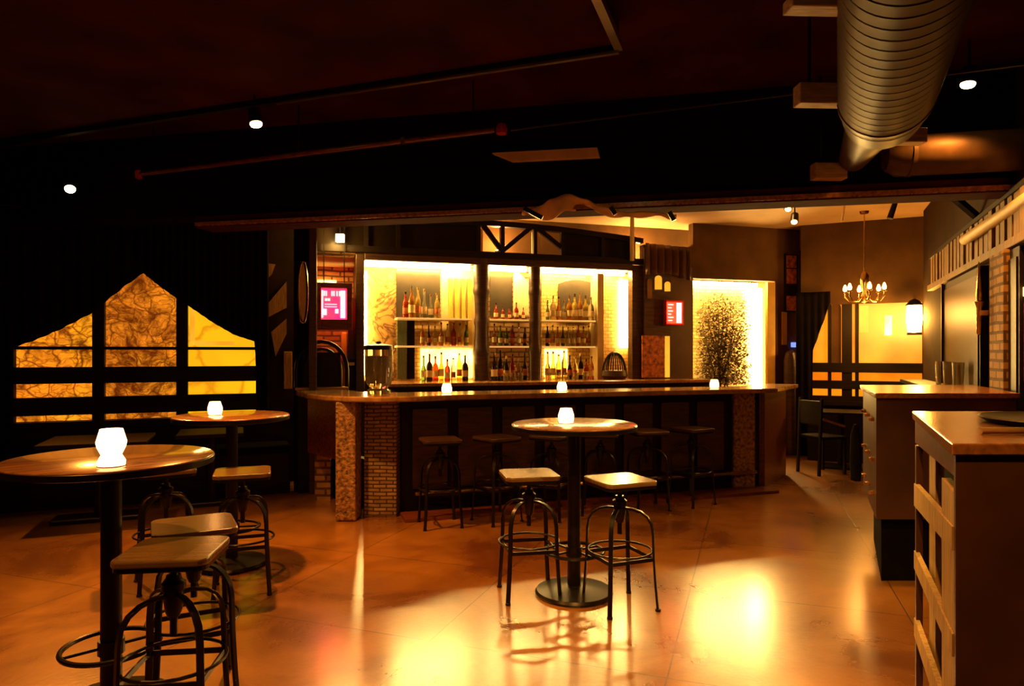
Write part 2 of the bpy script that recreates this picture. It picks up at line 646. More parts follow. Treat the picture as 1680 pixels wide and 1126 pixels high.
# bar ceiling behind the header
p0, p1 = H.pt(hl - .6, 0.25), H.pt(hr, 0.25)
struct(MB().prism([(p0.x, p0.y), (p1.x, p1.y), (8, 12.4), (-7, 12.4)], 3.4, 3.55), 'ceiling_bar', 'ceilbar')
hb = in_frame('header_beam', H, 'long reddish brown beam along the bottom of the dark header above the bar', 'beam')
MB().box(H.u(325), hr, -0.05, 0.22, 2.69, 2.8).build('beam_body', 'brownmatt', hb, bevel=0.01)
MB().box(H.u(325) + .02, hr, -0.075, -0.05, 2.70, 2.735).build('edge_moulding', 'oakglossy', hb)

# window wall with its opening
wu0, wu1 = W.u(22), W.u(420)
wz0, wz1 = W.z(160, 690), 2.52
wl = MB()
wl.box(-2.2, wu0, 0, 0.15, 0, 3.6).box(wu1, 2.74, 0, 0.15, 0, 3.6).box(wu0, wu1, 0, 0.15, 0, wz0).box(wu0, wu1, 0, 0.15, wz1, 3.6)
struct(wl, 'wall_window', 'wall', W)
struct(MB().box(-7.0, -6.8, -2.2, 7, 0, 3.6), 'wall_left', 'wall')
struct(MB().box(-7, 2.2, -2.4, -2.2, 0, 3.6), 'wall_front', 'wall')
struct(MB().box(2.15, 2.3, -2.2, 1.2, 0, 3.6), 'wall_side', 'wall')
struct(MB().box(-4.2, 4.62, -0.15, 0, 0, 3.6), 'wall_right', 'wall', R)
kw0, kw1 = K.u(1333), K.u(1514)
kz0, kz1 = 0.82, K.z(1450, 497)
kl = MB()
kl.box(0.5, kw0, 0, 0.15, 0, 3.4).box(kw1, 2.2, 0, 0.15, 0, 3.4).box(kw0, kw1, 0, 0.15, 0, kz0).box(kw0, kw1, 0, 0.15, kz1, 3.4)
struct(kl, 'wall_far', 'wallbar', K)
# wall behind the bar, then the plane that frames the back bar
struct(MB().box(-1.35, 6.6, 2.72, 2.85, 0, 3.4), 'wall_bar', 'wallbar', B)
V0 = 2.2
ua, ub_, uc, ud = B.u(1056, V0), B.u(1137, V0), B.u(1271, V0), B.u(1312, V0)
az0, az1 = 1.0, 2.60
q = MB()
q.box(ua, ub_, V0, V0 + .12, 0, 3.05)
q.box(ub_, uc, V0, V0 + .12, az1, 3.4).box(ub_, uc, V0, V0 + .12, 0, az0)
q.box(uc, ud, V0, V0 + .12, 0, 3.4)
q.box(uc, uc + .1, V0 + .12, 2.72, 0, 3.4)
struct(q, 'wall_niche', 'wallbar', B)

# dropped ceiling panel with its metal edge
pc = Vector((0.67, 4.24))
mu, mv = Vector(M.b), Vector(M.n)
A1 = pc - mu * 6.6
A2 = pc - mv * 5.0
A3 = A1 - mv * 5.0
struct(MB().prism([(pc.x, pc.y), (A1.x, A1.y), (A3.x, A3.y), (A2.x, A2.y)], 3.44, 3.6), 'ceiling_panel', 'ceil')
tr = thing('panel_edging', 'thin dark metal edging around the dropped ceiling panel', 'edging')
MB().bar((pc.x, pc.y, 3.43), (A1.x, A1.y, 3.41), 0.05, 0.05).build('long_strip', 'iron', tr)
MB().bar((pc.x, pc.y, 3.40), (pc.x - mu.x * 2.6, pc.y - mu.y * 2.6, 3.40), 0.03, 0.02).build('channel', 'steel', tr)
MB().bar((pc.x, pc.y, 3.43), (pc.x - mv.x * 4.6, pc.y - mv.y * 4.6, 3.41), 0.05, 0.05).build('short_strip', 'steel', tr)

# ------------------------------------------------------------------ the left window
wn = in_frame('window_1', W, 'wide amber window of three lights behind the black curtains', 'window', kind='structure')
wn['kind'] = 'structure'


def wrect(mb, fr, px0, px1, py0, py1, v0, v1):
    z1_, z0_ = fr.z((px0 + px1) / 2, py0), fr.z((px0 + px1) / 2, py1)
    return mb.box(fr.u(px0), fr.u(px1), v0, v1, z0_, z1_)


m1, m2 = (W.u(151), W.u(171)), (W.u(289), W.u(308))
for x0, x1, mt in ((wu0, m1[0], 'win_a'), (m1[1], m2[0], 'win_b'), (m2[1], wu1, 'win_c')):
    MB().box(x0, x1, 0.10, 0.12, wz0, wz1).build('pane', mt, wn)
fz = lambda py: W.z(220, py)
f = MB()
f.box(m1[0], m1[1], 0.0, 0.13, wz0, wz1).box(m2[0], m2[1], 0.0, 0.13, wz0, wz1)
f.build('mullion', 'blackwood', wn)
f = MB()
f.box(wu0, wu1, -0.01, 0.09, fz(628), fz(602)).box(wu0, wu1, -0.01, 0.09, fz(678), fz(650))
f.build('rail', 'blackwood', wn)
MB().box(wu0, wu1, 0.02, 0.095, fz(574), fz(569)).build('glazing_bar', 'blackwood', wn)
MB().box(wu0 - .05, wu1 + .05, -0.06, 0.0, wz0 - .07, wz0).build('window_sill', 'blackwood', wn)
# a pale inner frame seen in the right light
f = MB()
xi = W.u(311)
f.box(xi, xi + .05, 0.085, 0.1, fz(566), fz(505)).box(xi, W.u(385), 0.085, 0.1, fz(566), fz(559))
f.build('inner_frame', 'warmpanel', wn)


def drape(name, label, curve, px0, px1, zt, fr=W, v=-0.14, nfold=16, m='black', amp=0.03):
    """A tied curtain: hangs from zt down to the curve of (px, py) points."""
    r = in_frame(name, fr, label, 'curtain')
    bm = bmesh.new()
    n = 90
    rows = 10
    grid = []
    for i in range(n + 1):
        px = px0 + (px1 - px0) * i / n
        for (xa, ya), (xb, yb) in zip(curve, curve[1:]):
            if xa <= px <= xb:
                py = ya + (yb - ya) * (px - xa) / (xb - xa)
                break
        uu, zz = fr.u(px, v), max(0.02, fr.z(px, py, v))
        col = []
        for j in range(rows + 1):
            t = j / rows
            z = zt + (zz - zt) * t
            col.append(bm.verts.new((uu, v + amp * math.sin(i / n * nfold * PI * 2) * (0.4 + 0.6 * t) - 0.03, z)))
        grid.append(col)
    for i in range(n):
        for j in range(rows):
            bm.faces.new((grid[i][j], grid[i + 1][j], grid[i + 1][j + 1], grid[i][j + 1]))
    me = bpy.data.meshes.new('drape')
    bm.to_mesh(me)
    bm.free()
    for p_ in me.polygons:
        p_.use_smooth = True
    me.materials.append(MT[m])
    o = bpy.data.objects.new('drape', me)
    C.objects.link(o)
    o.parent = r
    s_ = o.modifiers.new('thick', 'SOLIDIFY')
    s_.thickness = 0.006
    return r


cl = [(-140, 845), (18, 845), (22, 571), (60, 558), (100, 541), (150, 515), (172, 497), (208, 468), (236, 449)]
cr_ = [(236, 449), (262, 470), (290, 490), (318, 508), (350, 530), (385, 550), (419, 561), (422, 660), (440, 700)]
dl = drape('curtain', 'black curtain swept up to a point over the left half of the wide amber window', cl, -140, 236, 2.98)
dr = drape('curtain', 'black curtain swept up to a point over the right half of the wide amber window', cr_, 236, 440, 2.98)
rod = in_frame('curtain_rod', W, 'black curtain rod above the wide amber window', 'curtain rod')
MB().tube([(-1.9, -0.17, 3.0), (W.u(444), -0.17, 3.0)], 0.018).build('pole', 'iron', rod, smooth=True)
for uu in (-1.8, 0.9, W.u(442)):
    MB().box(uu - .01, uu + .01, -0.17, 0.0, 2.99, 3.01).build('bracket', 'iron', rod)

# bench below the window
bn = in_frame('bench', W, 'long black upholstered bench under the wide amber window', 'bench')
MB().box(-1.9, W.u(478, -.1) - .05, -0.66, -0.26, 0.0, 0.44).build('base', 'blackwood', bn, bevel=.01)
MB().box(-1.9, W.u(478, -.1) - .05, -0.70, -0.26, 0.441, 0.52).build('seat', 'black', bn, bevel=.02)

# dark low table in front of the bench
dt = thing('dining_table', 'dark low table in front of the black bench at the far left', 'table', (-3.75, 6.15, 0), W.a)
MB().box(-.42, .42, -.36, .36, 0.70, 0.735).build('tabletop', 'blackwood', dt, bevel=.008)
MB().tube([(0, 0, .04), (0, 0, .70)], 0.045).build('column', 'iron', dt, smooth=True)
MB().box(-.36, .36, -.13, .13, 0.0, 0.045).build('foot', 'iron', dt, bevel=.012)
dt = thing('dining_table', 'dark low table in front of the black bench below the window middle', 'table', (-3.0, 6.75, 0), W.a)
MB().box(-.3, .3, -.3, .3, 0.70, 0.735).build('tabletop', 'blackwood', dt, bevel=.008)
MB().tube([(0, 0, .04), (0, 0, .70)], 0.045).build('column', 'iron', dt, smooth=True)
MB().box(-.2, .2, -.1, .1, 0.0, 0.045).build('foot', 'iron', dt, bevel=.012)

# pieces on the dark wall between window and bar
orn = in_frame('wall_ornament', W, 'slanted pale wooden pieces hung one above the other beside the curtain', 'wall ornament')
for pl in ([(434, 432), (452, 434), (446, 450), (433, 462)], [(470, 462), (470, 505), (441, 520), (438, 500)], [(470, 523), (470, 548), (452, 585), (445, 545)]):
    MB().plate([W.uz(a, b, -.04) for a, b in pl], -0.05, 0.0).build('slat', 'oak', orn)
st = in_frame('wall_strip', W, 'short upright brown wooden strip on the dark wall left of the bar', 'wooden strip')
MB().box(W.u(465), W.u(479), -.05, 0.0, W.z(472, 638), W.z(472, 577)).build('strip_body', 'oak', st, bevel=.006)

# ------------------------------------------------------------------ the bar counter
bc = thing('bar_counter', 'long bar counter with polished top, dark front and stone piers', 'bar counter')
front = [(-2.22, 6.95), (-1.95, 6.45), (-1.70, 6.16), (-1.45, 6.0), (-1.15, 5.95), (-.85, 6.06), (-.5, 6.28), (2.92, 7.44)]
ret = [(3.60, 8.5), (3.15, 8.65), (2.66, 7.95)]
inner = [(-.6, 6.86), (-1.1, 6.68), (-1.5, 6.78), (-1.75, 7.15)]
MB().prism(front + ret + inner, 1.075, 1.125).build('countertop', 'counter', bc, bevel=.012)


def wallstrip(mb, a, b, th, z0, z1):
    a, b = Vector(a), Vector(b)
    n = Vector((-(b - a).y, (b - a).x)).normalized() * th
    return mb.prism([tuple(a), tuple(b), tuple(b + n), tuple(a + n)], z0, z1)


f = MB()
wallstrip(f, (-1.05, 6.42), (2.82, 7.70), .05, 0, 1.075)
f.build('front_panel', 'blackwood', bc)
f = MB()
for i in range(9):
    t = (i + .5) / 9
    a = Vector((-1.0, 6.42)).lerp(Vector((2.82, 7.68)), t)
    d = (Vector((2.82, 7.68)) - Vector((-1.0, 6.42))).normalized()
    wallstrip(f, a - d * .17, a + d * .17, -.018, .22, .98)
f.build('raised_panel', 'darkwood', bc)
MB().box(-1.365, -1.065, 6.24, 6.54, 0, 1.075).build('brick_pier', 'stone', bc, bevel=.01)
MB().box(-1.585, -1.40, 6.06, 6.30, 0, 1.075).build('stone_pier', 'rubble', bc, bevel=.02)
f = MB()
wallstrip(f, (-2.12, 7.02), (-1.585, 6.42), .06, .48, 1.075)
f.build('side_panel', 'granite', bc)
f = MB()
wallstrip(f, (-2.0, 7.2), (-1.45, 6.6), .08, 0, .48)
f.build('recessed_plinth', 'blackwood', bc)
MB().box(-2.02, -1.86, 6.93, 7.08, 0, .48).build('corner_pier', 'brick', bc)
# right end: column, end panel and the return
MB().box(2.46, 2.70, 7.50, 7.60, 0, 1.075).build('rough_post', 'rubble', bc, bevel=.02)
f = MB()
wallstrip(f, (2.82, 7.55), (3.42, 8.45), .06, 0, 1.075)
f.build('end_panel', 'redwood', bc)
# foot rail
MB().tube([(-.9, 6.30, .2), (2.7, 7.48, .2)], .02).build('foot_rail', 'brass', bc, smooth=True)
f = MB()
for t in (0.02, .25, .5, .75, .98):
    p_ = Vector((-.9, 6.30, .2)).lerp(Vector((2.7, 7.48, .2)), t)
    f.bar(p_, p_ + Vector((-.05, .16, 0)), .015, .015)
f.build('rail_bracket', 'brass', bc)
# dark red strip standing in for the bar's shadow and reflection on the floor
f = MB()
wallstrip(f, (-.95, 6.02), (2.88, 7.30), .30, 0, .03)
f.build('shadow_strip', 'redwood', bc)

# ------------------------------------------------------------------ the back bar
bb = in_frame('back_bar', B, 'lit back bar with three shelved bays, dark posts and lattice frieze', 'back bar')
VB = 2.62      # back plane of the bays
VF = 2.25      # front plane
u_ = lambda px, v=VF: B.u(px, v)
z_ = lambda px, py, v=VF: B.z(px, py, v)
bays = [(598, 777), (803, 870), (889, 1034)]
ZC = 1.15
ZT = 2.64
# base cabinet and counter
MB().box(u_(640), u_(1056), 1.75, VB, 0, ZC - .04).box(u_(1056), u_(1137) - .01, 1.75, V0 - .01, 0, ZC - .04).build('base_cabinet', 'blackwood', bb)
MB().box(u_(628), u_(1056), 1.68, VB, ZC - .04, ZC).box(u_(1056), u_(1137) - .01, 1.68, V0 - .01, ZC - .04, ZC).build('back_counter', 'oakglossy', bb, bevel=.008)
# posts, turned
def post(px0, px1, name='post', m='darkwood', wav=0.10, z0=None, z1=2.75):
    c, hw = (u_(px0) + u_(px1)) / 2, (u_(px1) - u_(px0)) / 2
    prof = []
    for i in range(41):
        t = i / 40
        z = (z0 or ZC) + (z1 - (z0 or ZC)) * t
        rr = hw * (1 + wav * math.sin(t * 9.0)) * (0.93 if 0 < i % 10 < 9 else 1.05)
        prof.append((rr, z))
    prof = [(0, prof[0][1])] + prof + [(0, prof[-1][1])]
    MB().lathe(prof, (c, VF + .02, 0), 20).build(name, m, bb, smooth=True)
post(778, 803)
post(869, 888)
MB().box(u_(1034), u_(1055), VF - .06, VF + .08, ZC, 2.75).build('end_post', 'darkwood', bb, bevel=.01)
MB().box(u_(1055) - .02, u_(1055), VF + .08, VB, ZC, 2.75).build('bay_side', 'creampaint', bb)
MB().box(u_(583), u_(597), VF - .06, VF + .45, 0, 2.75).build('end_post', 'darkwood', bb, bevel=.01)
MB().box(u_(597), u_(1034), VF - .08, VF + .1, ZT + .03, 2.78).build('top_rail', 'darkwood', bb, bevel=.01)
MB().box(u_(597), u_(1034), VF + .1, VB + .05, ZT + .03, ZT + .06).build('soffit', 'creampaint', bb)
# back panels of the bays
for i, (a, b, m) in enumerate(((598, 650, 'branch_shadow'), (650, 724, 'panelgold'), (724, 777, 'creampaint'), (803, 870, 'brick'),
                               (889, 977, 'panelgold'), (977, 1034, 'panelgold'))):
    MB().box(B.u(a, VB), B.u(b, VB) + (0.02 if b in (777, 870) else .14 if b == 1034 else 0), VB, VB + .05, ZC, ZT + .03).build('back_panel', m, bb)
MB().box(B.u(650, VB - .02), B.u(722, VB - .02), VB - .03, VB - .005, z_(686, 521, VB), z_(686, 443, VB)).build('mirror', 'greyglass', bb, bevel=.003)
MB().box(B.u(652, VB - .02), B.u(667, VB - .02), VB - .03, VB - .005, z_(660, 622, VB), z_(660, 526, VB)).build('glass_strip', 'greenglass', bb)
MB().box(B.u(668, VB - .02), B.u(680, VB - .02), VB - .03, VB - .005, z_(660, 622, VB), z_(660, 526, VB)).build('dark_strip', 'black', bb)
f = MB()
for a, b in ((736, 742), (746, 753), (757, 763), (767, 774)):
    f.box(B.u(a, VB - .03), B.u(b, VB - .03), VB - .05, VB - .005, z_(750, 566, VB), z_(750, 458, VB))
f.build('slats', 'yellowpaint', bb)
MB().box(B.u(804, VB - .02), B.u(840, VB - .02), VB - .03, VB - .005, z_(822, 519, VB), z_(822, 455, VB)).build('mirror', 'greyglass', bb, bevel=.003)
# tall pale sign board in the middle bay
MB().plate([B.uz(a, b, VB - .04) for a, b in ((842, 517), (842, 448), (850, 447), (866, 462), (867, 517))], VB - .06, VB - .035).build('pale_board', 'creampaint', bb)
# arched mirror in the right bay
arc = [(917, 523), (915, 478)] + [(915 + 60 * t, 466 - 7 * math.sin(PI * t)) for t in (0.02, .2, .4, .6, .8, .98)] + [(974, 478), (972, 500), (966, 523)]
MB().plate([B.uz(a, b, VB - .02) for a, b in arc], VB - .03, VB - .005).build('arched_mirror', 'greyglass', bb)
MB().box(B.u(978, VF + .15), B.u(988, VF + .15), VF + .1, VB, ZC, ZT).build('divider', 'creampaint', bb)
# strip lights
for a, b in bays:
    MB().box(u_(a) + .02, u_(b) - .01, VF + .14, VF + .18, ZT - .015, ZT + .03).build('strip_light', 'led', bb)
MB().box(B.u(1017, VB - .03), B.u(1030, VB - .03), VB - .05, VB - .01, z_(1024, 570, VB), ZT - .06).build('upright_strip_light', 'ledv', bb)
MB().box(u_(599), u_(606), VB - .05, VB - .01, ZC + .08, ZT - .06).build('upright_strip_light', 'ledv', bb)
# shelves
for (a, b) in ((650, 777), (803, 870), (889, 980)):
    for zz in (1.97, 1.61):
        MB().box(u_(a) + .02, u_(b) - (0.0 if b != 980 else .0), VF + .06, VB - .035, zz - .025, zz).build('shelf', 'shelf', bb, bevel=.003)
        MB().box(u_(a) + .02, u_(b), VF + .052, VF + .0595, zz - .022, zz - .003).build('painted_light_edge', 'edge', bb)  # glow put into the edge colour for light on the shelf fronts
# bottom light behind the bottles
for a, b in ((690, 775), (893, 930)):
    MB().box(B.u(a, VB - .02), B.u(b, VB - .02), VB - .04, VB - .01, ZC + .03, ZC + .42).build('glow_panel', 'hotpanel', bb)

# lattice frieze above
NZ = 14
def ztop(t):
    return 3.13 + 0.12 * math.sin(PI * min(1, max(0, t)))
ul, ur = u_(515), u_(1050)
top = [(ul + (ur - ul) * i / NZ, ztop(i / NZ)) for i in range(NZ + 1)]
MB().plate(top + [(x, z - .07) for x, z in top[::-1]], VF - .1, VF).build('top_chord', 'blackwood', bb)
MB().box(ul, ur, VF - .1, VF, 2.76, 2.84).build('bottom_chord', 'blackwood', bb)
def zt_at(px):
    return ztop((u_(px) - ul) / (ur - ul)) - .05
for px in (600, 652, 783, 822, 875, 920, 985, 1035):
    MB().box(u_(px) - .025, u_(px) + .025, VF - .09, VF - .01, 2.84, zt_at(px)).build('stud', 'blackwood', bb)
for a, b in ((790, 822), (868, 822), (880, 918)):
    MB().bar((u_(a), VF - .05, zt_at(a)), (u_(b), VF - .05, 2.86 if b != 918 else 2.95), .05, .06).build('brace', 'blackwood', bb)
for a, b in ((519, 598), (602, 650), (654, 781), (924, 984), (986, 1033)):
    MB().plate([(u_(a), 2.84), (u_(b), 2.84), (u_(b), zt_at(b) - .01), (u_(a), zt_at(a) - .01)], VF - .05, VF - .04).build('dark_pane', 'darkglass', bb)
for px in (785, 880):
    MB().box(u_(px), u_(px) + .10, VF + .15, VF + .2, 2.80, 3.18).build('upright', 'creampaint', bb)

# thin vertical pipe and uplights over the bar
pp = thing('ceiling_pipe', 'pale vertical pipe dropping from the ceiling behind the frieze end', 'pipe', B.pt(B.u(1037, 2.1), 2.1, 0))
MB().tube([(0, 0, 2.80), (0, 0, 3.4)], .03).build('pipe_body', 'creampaint', pp, smooth=True)
for k, (px, pw) in enumerate(((640, 25), (820, 60), (1055, 70))):
    up = thing('uplight', ['small uplight behind the left end of the frieze', 'small uplight behind the middle of the frieze',
                           'small uplight behind the right end of the frieze'][k], 'lamp', B.pt(B.u(px, 2.45), 2.50, 2.83 if k < 2 else 2.80), group='uplights over the back bar')
    MB().lathe([(0, 0), (.05, 0), (.06, .05), (.05, .08), (0, .08)], seg=14).build('can', 'iron', up, smooth=True)
    MB().lathe([(0, .081), (.045, .081), (.04, .09), (0, .092)], seg=14).build('lens', 'lamp', up)
    light('uplight_beam', 'POINT', (0, -.02, .16), pw, (1, .52, .14), size=.05, parent=up)

# ------------------------------------------------------------------ plant niche at the right of the bar
nc = in_frame('plant_niche', B, 'glowing yellow tiled niche edged by strip lights behind the bar corner', 'wall niche')
MB().box(ub_, uc, 2.60, 2.66, az0, az1).build('tiled_back', 'panelgold', nc)
MB().box(ub_, uc, V0 + .12, 2.66, az0 - .03, az0).build('ledge', 'counter', nc)
MB().box(B.u(1258, V0), uc - .005, V0 - .02, V0 + .03, az0, az1 - .02).build('jamb', 'yellowpaint', nc)
MB().box(ub_ + .02, uc - .12, 2.44, 2.49, az1 - .06, az1 - .01).build('strip_light', 'led', nc)
MB().box(B.u(1238, 2.5), B.u(1254, 2.5), 2.50, 2.56, az0 + .02, az1 - .08).build('upright_strip_light', 'led', nc)
MB().box(ub_ + .015, ub_ + .05, 2.50, 2.56, az0 + .02, az1 - .08).build('upright_strip_light', 'ledv', nc)

pu0, pu1 = B.u(1146, 2.35), B.u(1228, 2.35)
pc_ = B.pt((pu0 + pu1) / 2, 2.36, az0)
pt_ = thing('leafy_bush', 'dark leafy bush standing in front of the glowing yellow niche', 'plant', pc_, B.a)
lf = bmesh.new()
hw = (pu1 - pu0) / 2
rnd = random.Random(3)
cnt = 0
while cnt < 9000:
    x, y, z = rnd.uniform(-1, 1), rnd.uniform(-1, 1), rnd.uniform(0.03, 1)
    edge = 1.05 if z < .82 else 1.05 - (z - .82) * 2.2
    if abs(x) > edge or rnd.random() > (1.15 - z * .72) * (1.15 - abs(x) ** 3 * .5):
        continue
    c = Vector((x * hw, y * .11, z * 1.40))
    s_ = rnd.uniform(.013, .024)
    a = Vector((rnd.gauss(0, 1), rnd.gauss(0, 1), rnd.gauss(0, 1))).normalized()
    b_ = a.orthogonal().normalized()
    n_ = a.cross(b_)
    v = [lf.verts.new(c + a * s_ * 1.3), lf.verts.new(c + b_ * s_ * .55 + n_ * .003), lf.verts.new(c - a * s_ * 1.1), lf.verts.new(c - b_ * s_ * .55 + n_ * .003)]
    lf.faces.new(v)
    cnt += 1
mb_ = MB()
mb_.bm.free()
mb_.bm = lf
fo = mb_.build('foliage', 'leaf', pt_)
f = MB()
for i in range(9):
    x0 = rnd.uniform(-.12, .12)
    x1 = (i - 4) / 4 * hw * .85
    pts = [(x0 * (1 - t) + x1 * t, rnd.uniform(-.03, .03), 0.0 + 1.2 * t * (1 - abs(i - 4) * .05)) for t in (0, .25, .5, .75, 1)]
    f.tube(pts, [.014, .011, .009, .006, .004], 6)
f.build('stems', 'darkwood', pt_, smooth=True)

# ------------------------------------------------------------------ dark wall section with arched lights and red sign
aw = in_frame('carved_screen', B, 'dark carved screen with narrow arched lights beside the red sign', 'screen')
MB().box(B.u(1057, V0 - .05), B.u(1100, V0 - .05), V0 - .06, V0, ZC + .0, 3.0).build('panel_board', 'darkwood', aw)
def arch(px0, px1, py0, py1, v0, v1, mt, name, par, fr=B):
    w_ = px1 - px0
    pl = [(px0, py1), (px0, py0 + w_ * .5)] + [(px0 + w_ * (1 - math.cos(PI * t)) / 2, py0 + w_ * .5 * (1 - math.sin(PI * t))) for t in (.15, .3, .5, .7, .85)] + [(px1, py0 + w_ * .5), (px1, py1)]
    MB().plate([fr.uz(a, b, v0) for a, b in pl], v0, v1).build(name, mt, par)
arch(1062, 1070, 457, 490, V0 - .075, V0 - .06, 'brass', 'arched_light', aw)
arch(1075, 1086, 452, 475, V0 - .075, V0 - .06, 'warmpanel', 'arched_light', aw)
arch(1091, 1100, 462, 478, V0 - .075, V0 - .06, 'warmpanel', 'arched_light', aw)
MB().box(B.u(1053, V0 - .07), B.u(1090, V0 - .07), V0 - .085, V0 - .06, ZC + .02, z_(1070, 551, V0)).build('carved_panel', 'artred', aw)
MB().box(B.u(1089, V0 - .07), B.u(1098, V0 - .07), V0 - .085, V0 - .06, ZC + .02, z_(1090, 552, V0)).build('yellow_strip', 'warmpanel', aw)
MB().box(B.u(1100, V0 - .03), B.u(1135, V0 - .03), V0 - .04, V0, 0.9, 2.75).build('dark_door', 'brown', aw)

rs = in_frame('red_sign', B, 'small glowing red sign on the dark wall left of the yellow niche', 'lit sign')
MB().box(B.u(1092, V0 - .12), B.u(1121, V0 - .12), V0 - .14, V0 - .05, z_(1106, 534, V0 - .1), z_(1106, 493, V0 - .1)).build('sign_box', 'redpaint', rs, bevel=.006)
MB().box(B.u(1094, V0 - .14), B.u(1119, V0 - .14), V0 - .146, V0 - .141, z_(1106, 531, V0 - .14), z_(1106, 496, V0 - .14)).build('screen', 'red', rs)
f = MB()
vz = V0 - .15
f.box(B.u(1110, vz), B.u(1118, vz), vz - .003, vz + .002, z_(1106, 530, vz), z_(1106, 497, vz))
for i in range(6):
    zc = z_(1106, 500 + i * 5.2, vz)
    f.box(B.u(1096, vz), B.u(1096 + (9, 6, 8, 5, 9, 7)[i], vz), vz - .003, vz + .002, zc - .008, zc + .006)
f.build('letters', 'white', rs)
ds = in_frame('swag', B, 'brown gathered swag of cloth hanging right of the frieze', 'drape')
bm = bmesh.new()
g = []
for i in range(25):
    t = i / 24
    px = 1062 + 73 * t
    yt, yb = 398 + 8 * t, 450 - 26 * math.sin(PI * t) * .2 + 10 * t
    row = []
    for j in range(7):
        s_ = j / 6
        uu, zz = B.uz(px, yt + (yb - yt) * s_, V0 - .15)
        row.append(bm.verts.new((uu, V0 - .10 - .03 * math.sin(i * 1.6), zz)))
    g.append(row)
for i in range(24):
    for j in range(6):
        bm.faces.new((g[i][j], g[i + 1][j], g[i + 1][j + 1], g[i][j + 1]))
mb_ = MB(); mb_.bm.free(); mb_.bm = bm
o = mb_.build('swag_cloth', 'brown', ds, smooth=True)
o.modifiers.new('t', 'SOLIDIFY').thickness = .008

# ------------------------------------------------------------------ left of the back bar
lp = in_frame('brick_bay', B, 'lit amber brick bay behind the framed magenta sign', 'brick panel')
MB().box(B.u(505, 2.6), B.u(583, 2.6), 2.62, 2.70, .8, 2.85).build('brick_face', 'brick', lp)
MB().box(B.u(515, 2.55), B.u(590, 2.55), 2.45, 2.60, 2.62, 2.74).build('lintel', 'creampaint', lp, bevel=.01)
MB().box(B.u(560, 2.5), B.u(570, 2.5), 2.52, 2.60, 1.0, z_(565, 545, 2.5)).build('yellow_post', 'yellowpaint', lp, bevel=.02)
MB().tube([tuple((B.u(a, 2.5), 2.5, B.z(a, b, 2.5))) for a, b in ((563, 592), (553, 582), (548, 572))], [.035, .025, .012]).build('branch', 'yellowpaint', lp, smooth=True)
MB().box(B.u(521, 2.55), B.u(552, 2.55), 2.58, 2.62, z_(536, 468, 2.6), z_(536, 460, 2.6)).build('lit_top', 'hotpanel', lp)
MB().box(B.u(571, 2.3), B.u(583, 2.3), 2.3, 2.36, 1.0, 2.2).build('dark_board', 'brown', lp)
MB().box(B.u(569, 2.2), B.u(583, 2.2), 2.24, 2.29, z_(576, 640, 2.2), z_(576, 590, 2.2)).build('black_board', 'blackwood', lp)
MB().box(B.u(571, 2.2), B.u(582, 2.2), 2.22, 2.24, z_(576, 600, 2.2), z_(576, 595, 2.2)).build('small_plate', 'creampaint', lp)

dp = in_frame('wooden_post', B, 'tall dark wooden post at the left end of the bar', 'post')
MB().box(B.u(507, 1.2), B.u(520, 1.2), 1.2, 1.3, 0.0, 3.4).build('shaft', 'darkwood', dp, bevel=.01)
om = in_frame('oval_mirror', B, 'tall oval mirror in a gilt frame left of the wooden post', 'mirror')
cu, cz = B.u(497, 1.3), B.z(497, 480, 1.3)
ring = [(cu + .045 * math.cos(t * 2 * PI / 28), 1.3, cz + .33 * math.sin(t * 2 * PI / 28)) for t in range(28)]
MB().tube(ring, .014, 8, closed=True).build('frame', 'brass', om, smooth=True)
MB().plate([(x, z) for x, y, z in ring], 1.295, 1.305).build('glass', 'creampaint', om)
MB().box(cu - .02, cu + .02, 1.305, 1.36, cz - .03, cz + .03).build('bracket', 'iron', om)
MB().box(B.u(482, 1.4), B.u(507, 1.4), 1.36, 1.44, 0, 3.4).build('wall_stub', 'black', dp)

sg = in_frame('framed_sign', B, 'magenta lit sign with white writing in a deep dark frame', 'lit sign')
vs_ = 2.0
su0, su1, sz0, sz1 = B.u(519, vs_), B.u(578, vs_), B.z(548, 541, vs_), B.z(548, 464, vs_)
iu0, iu1, iz0, iz1 = B.u(527, vs_), B.u(569, vs_), B.z(548, 524, vs_), B.z(548, 473, vs_)
f = MB()
f.box(su0, iu0, vs_, vs_ + .18, sz0, sz1).box(iu1, su1, vs_, vs_ + .18, sz0, sz1).box(iu0, iu1, vs_, vs_ + .18, sz0, iz0).box(iu0, iu1, vs_, vs_ + .18, iz1, sz1)
f.build('frame', 'redwood', sg, bevel=.006)
MB().box(iu0, iu1, vs_ + .06, vs_ + .08, iz0, iz1).build('screen', 'pink', sg)
f = MB()
def srect(x0, x1, y0, y1):
    f.box(iu0 + (iu1 - iu0) * x0, iu0 + (iu1 - iu0) * x1, vs_ + .052, vs_ + .058, iz1 - (iz1 - iz0) * y1, iz1 - (iz1 - iz0) * y0)
for x in (.10, .18, .40, .48, .60, .70, .78):
    srect(x, x + .05, .08, .24)
for x in (.15, .26):
    srect(x, x + .09, .32, .40)
for y in (.5, .58):
    srect(.14, .62, y, y + .02)
srect(.08, .22, .66, .86)
srect(.55, .68, .66, .80)
srect(.76, .95, .06, .95)
srect(.02, .08, .06, .95)
f.build('writing', 'white', sg)
MB().bar(((su0 + su1) / 2 - .12, vs_ + .1, sz1), ((su0 + su1) / 2 - .12, vs_ + .1, 3.4), .012, .012).build('hanger', 'iron', sg)
MB().bar(((su0 + su1) / 2 + .12, vs_ + .1, sz1), ((su0 + su1) / 2 + .12, vs_ + .1, 3.4), .012, .012).build('hanger', 'iron', sg)

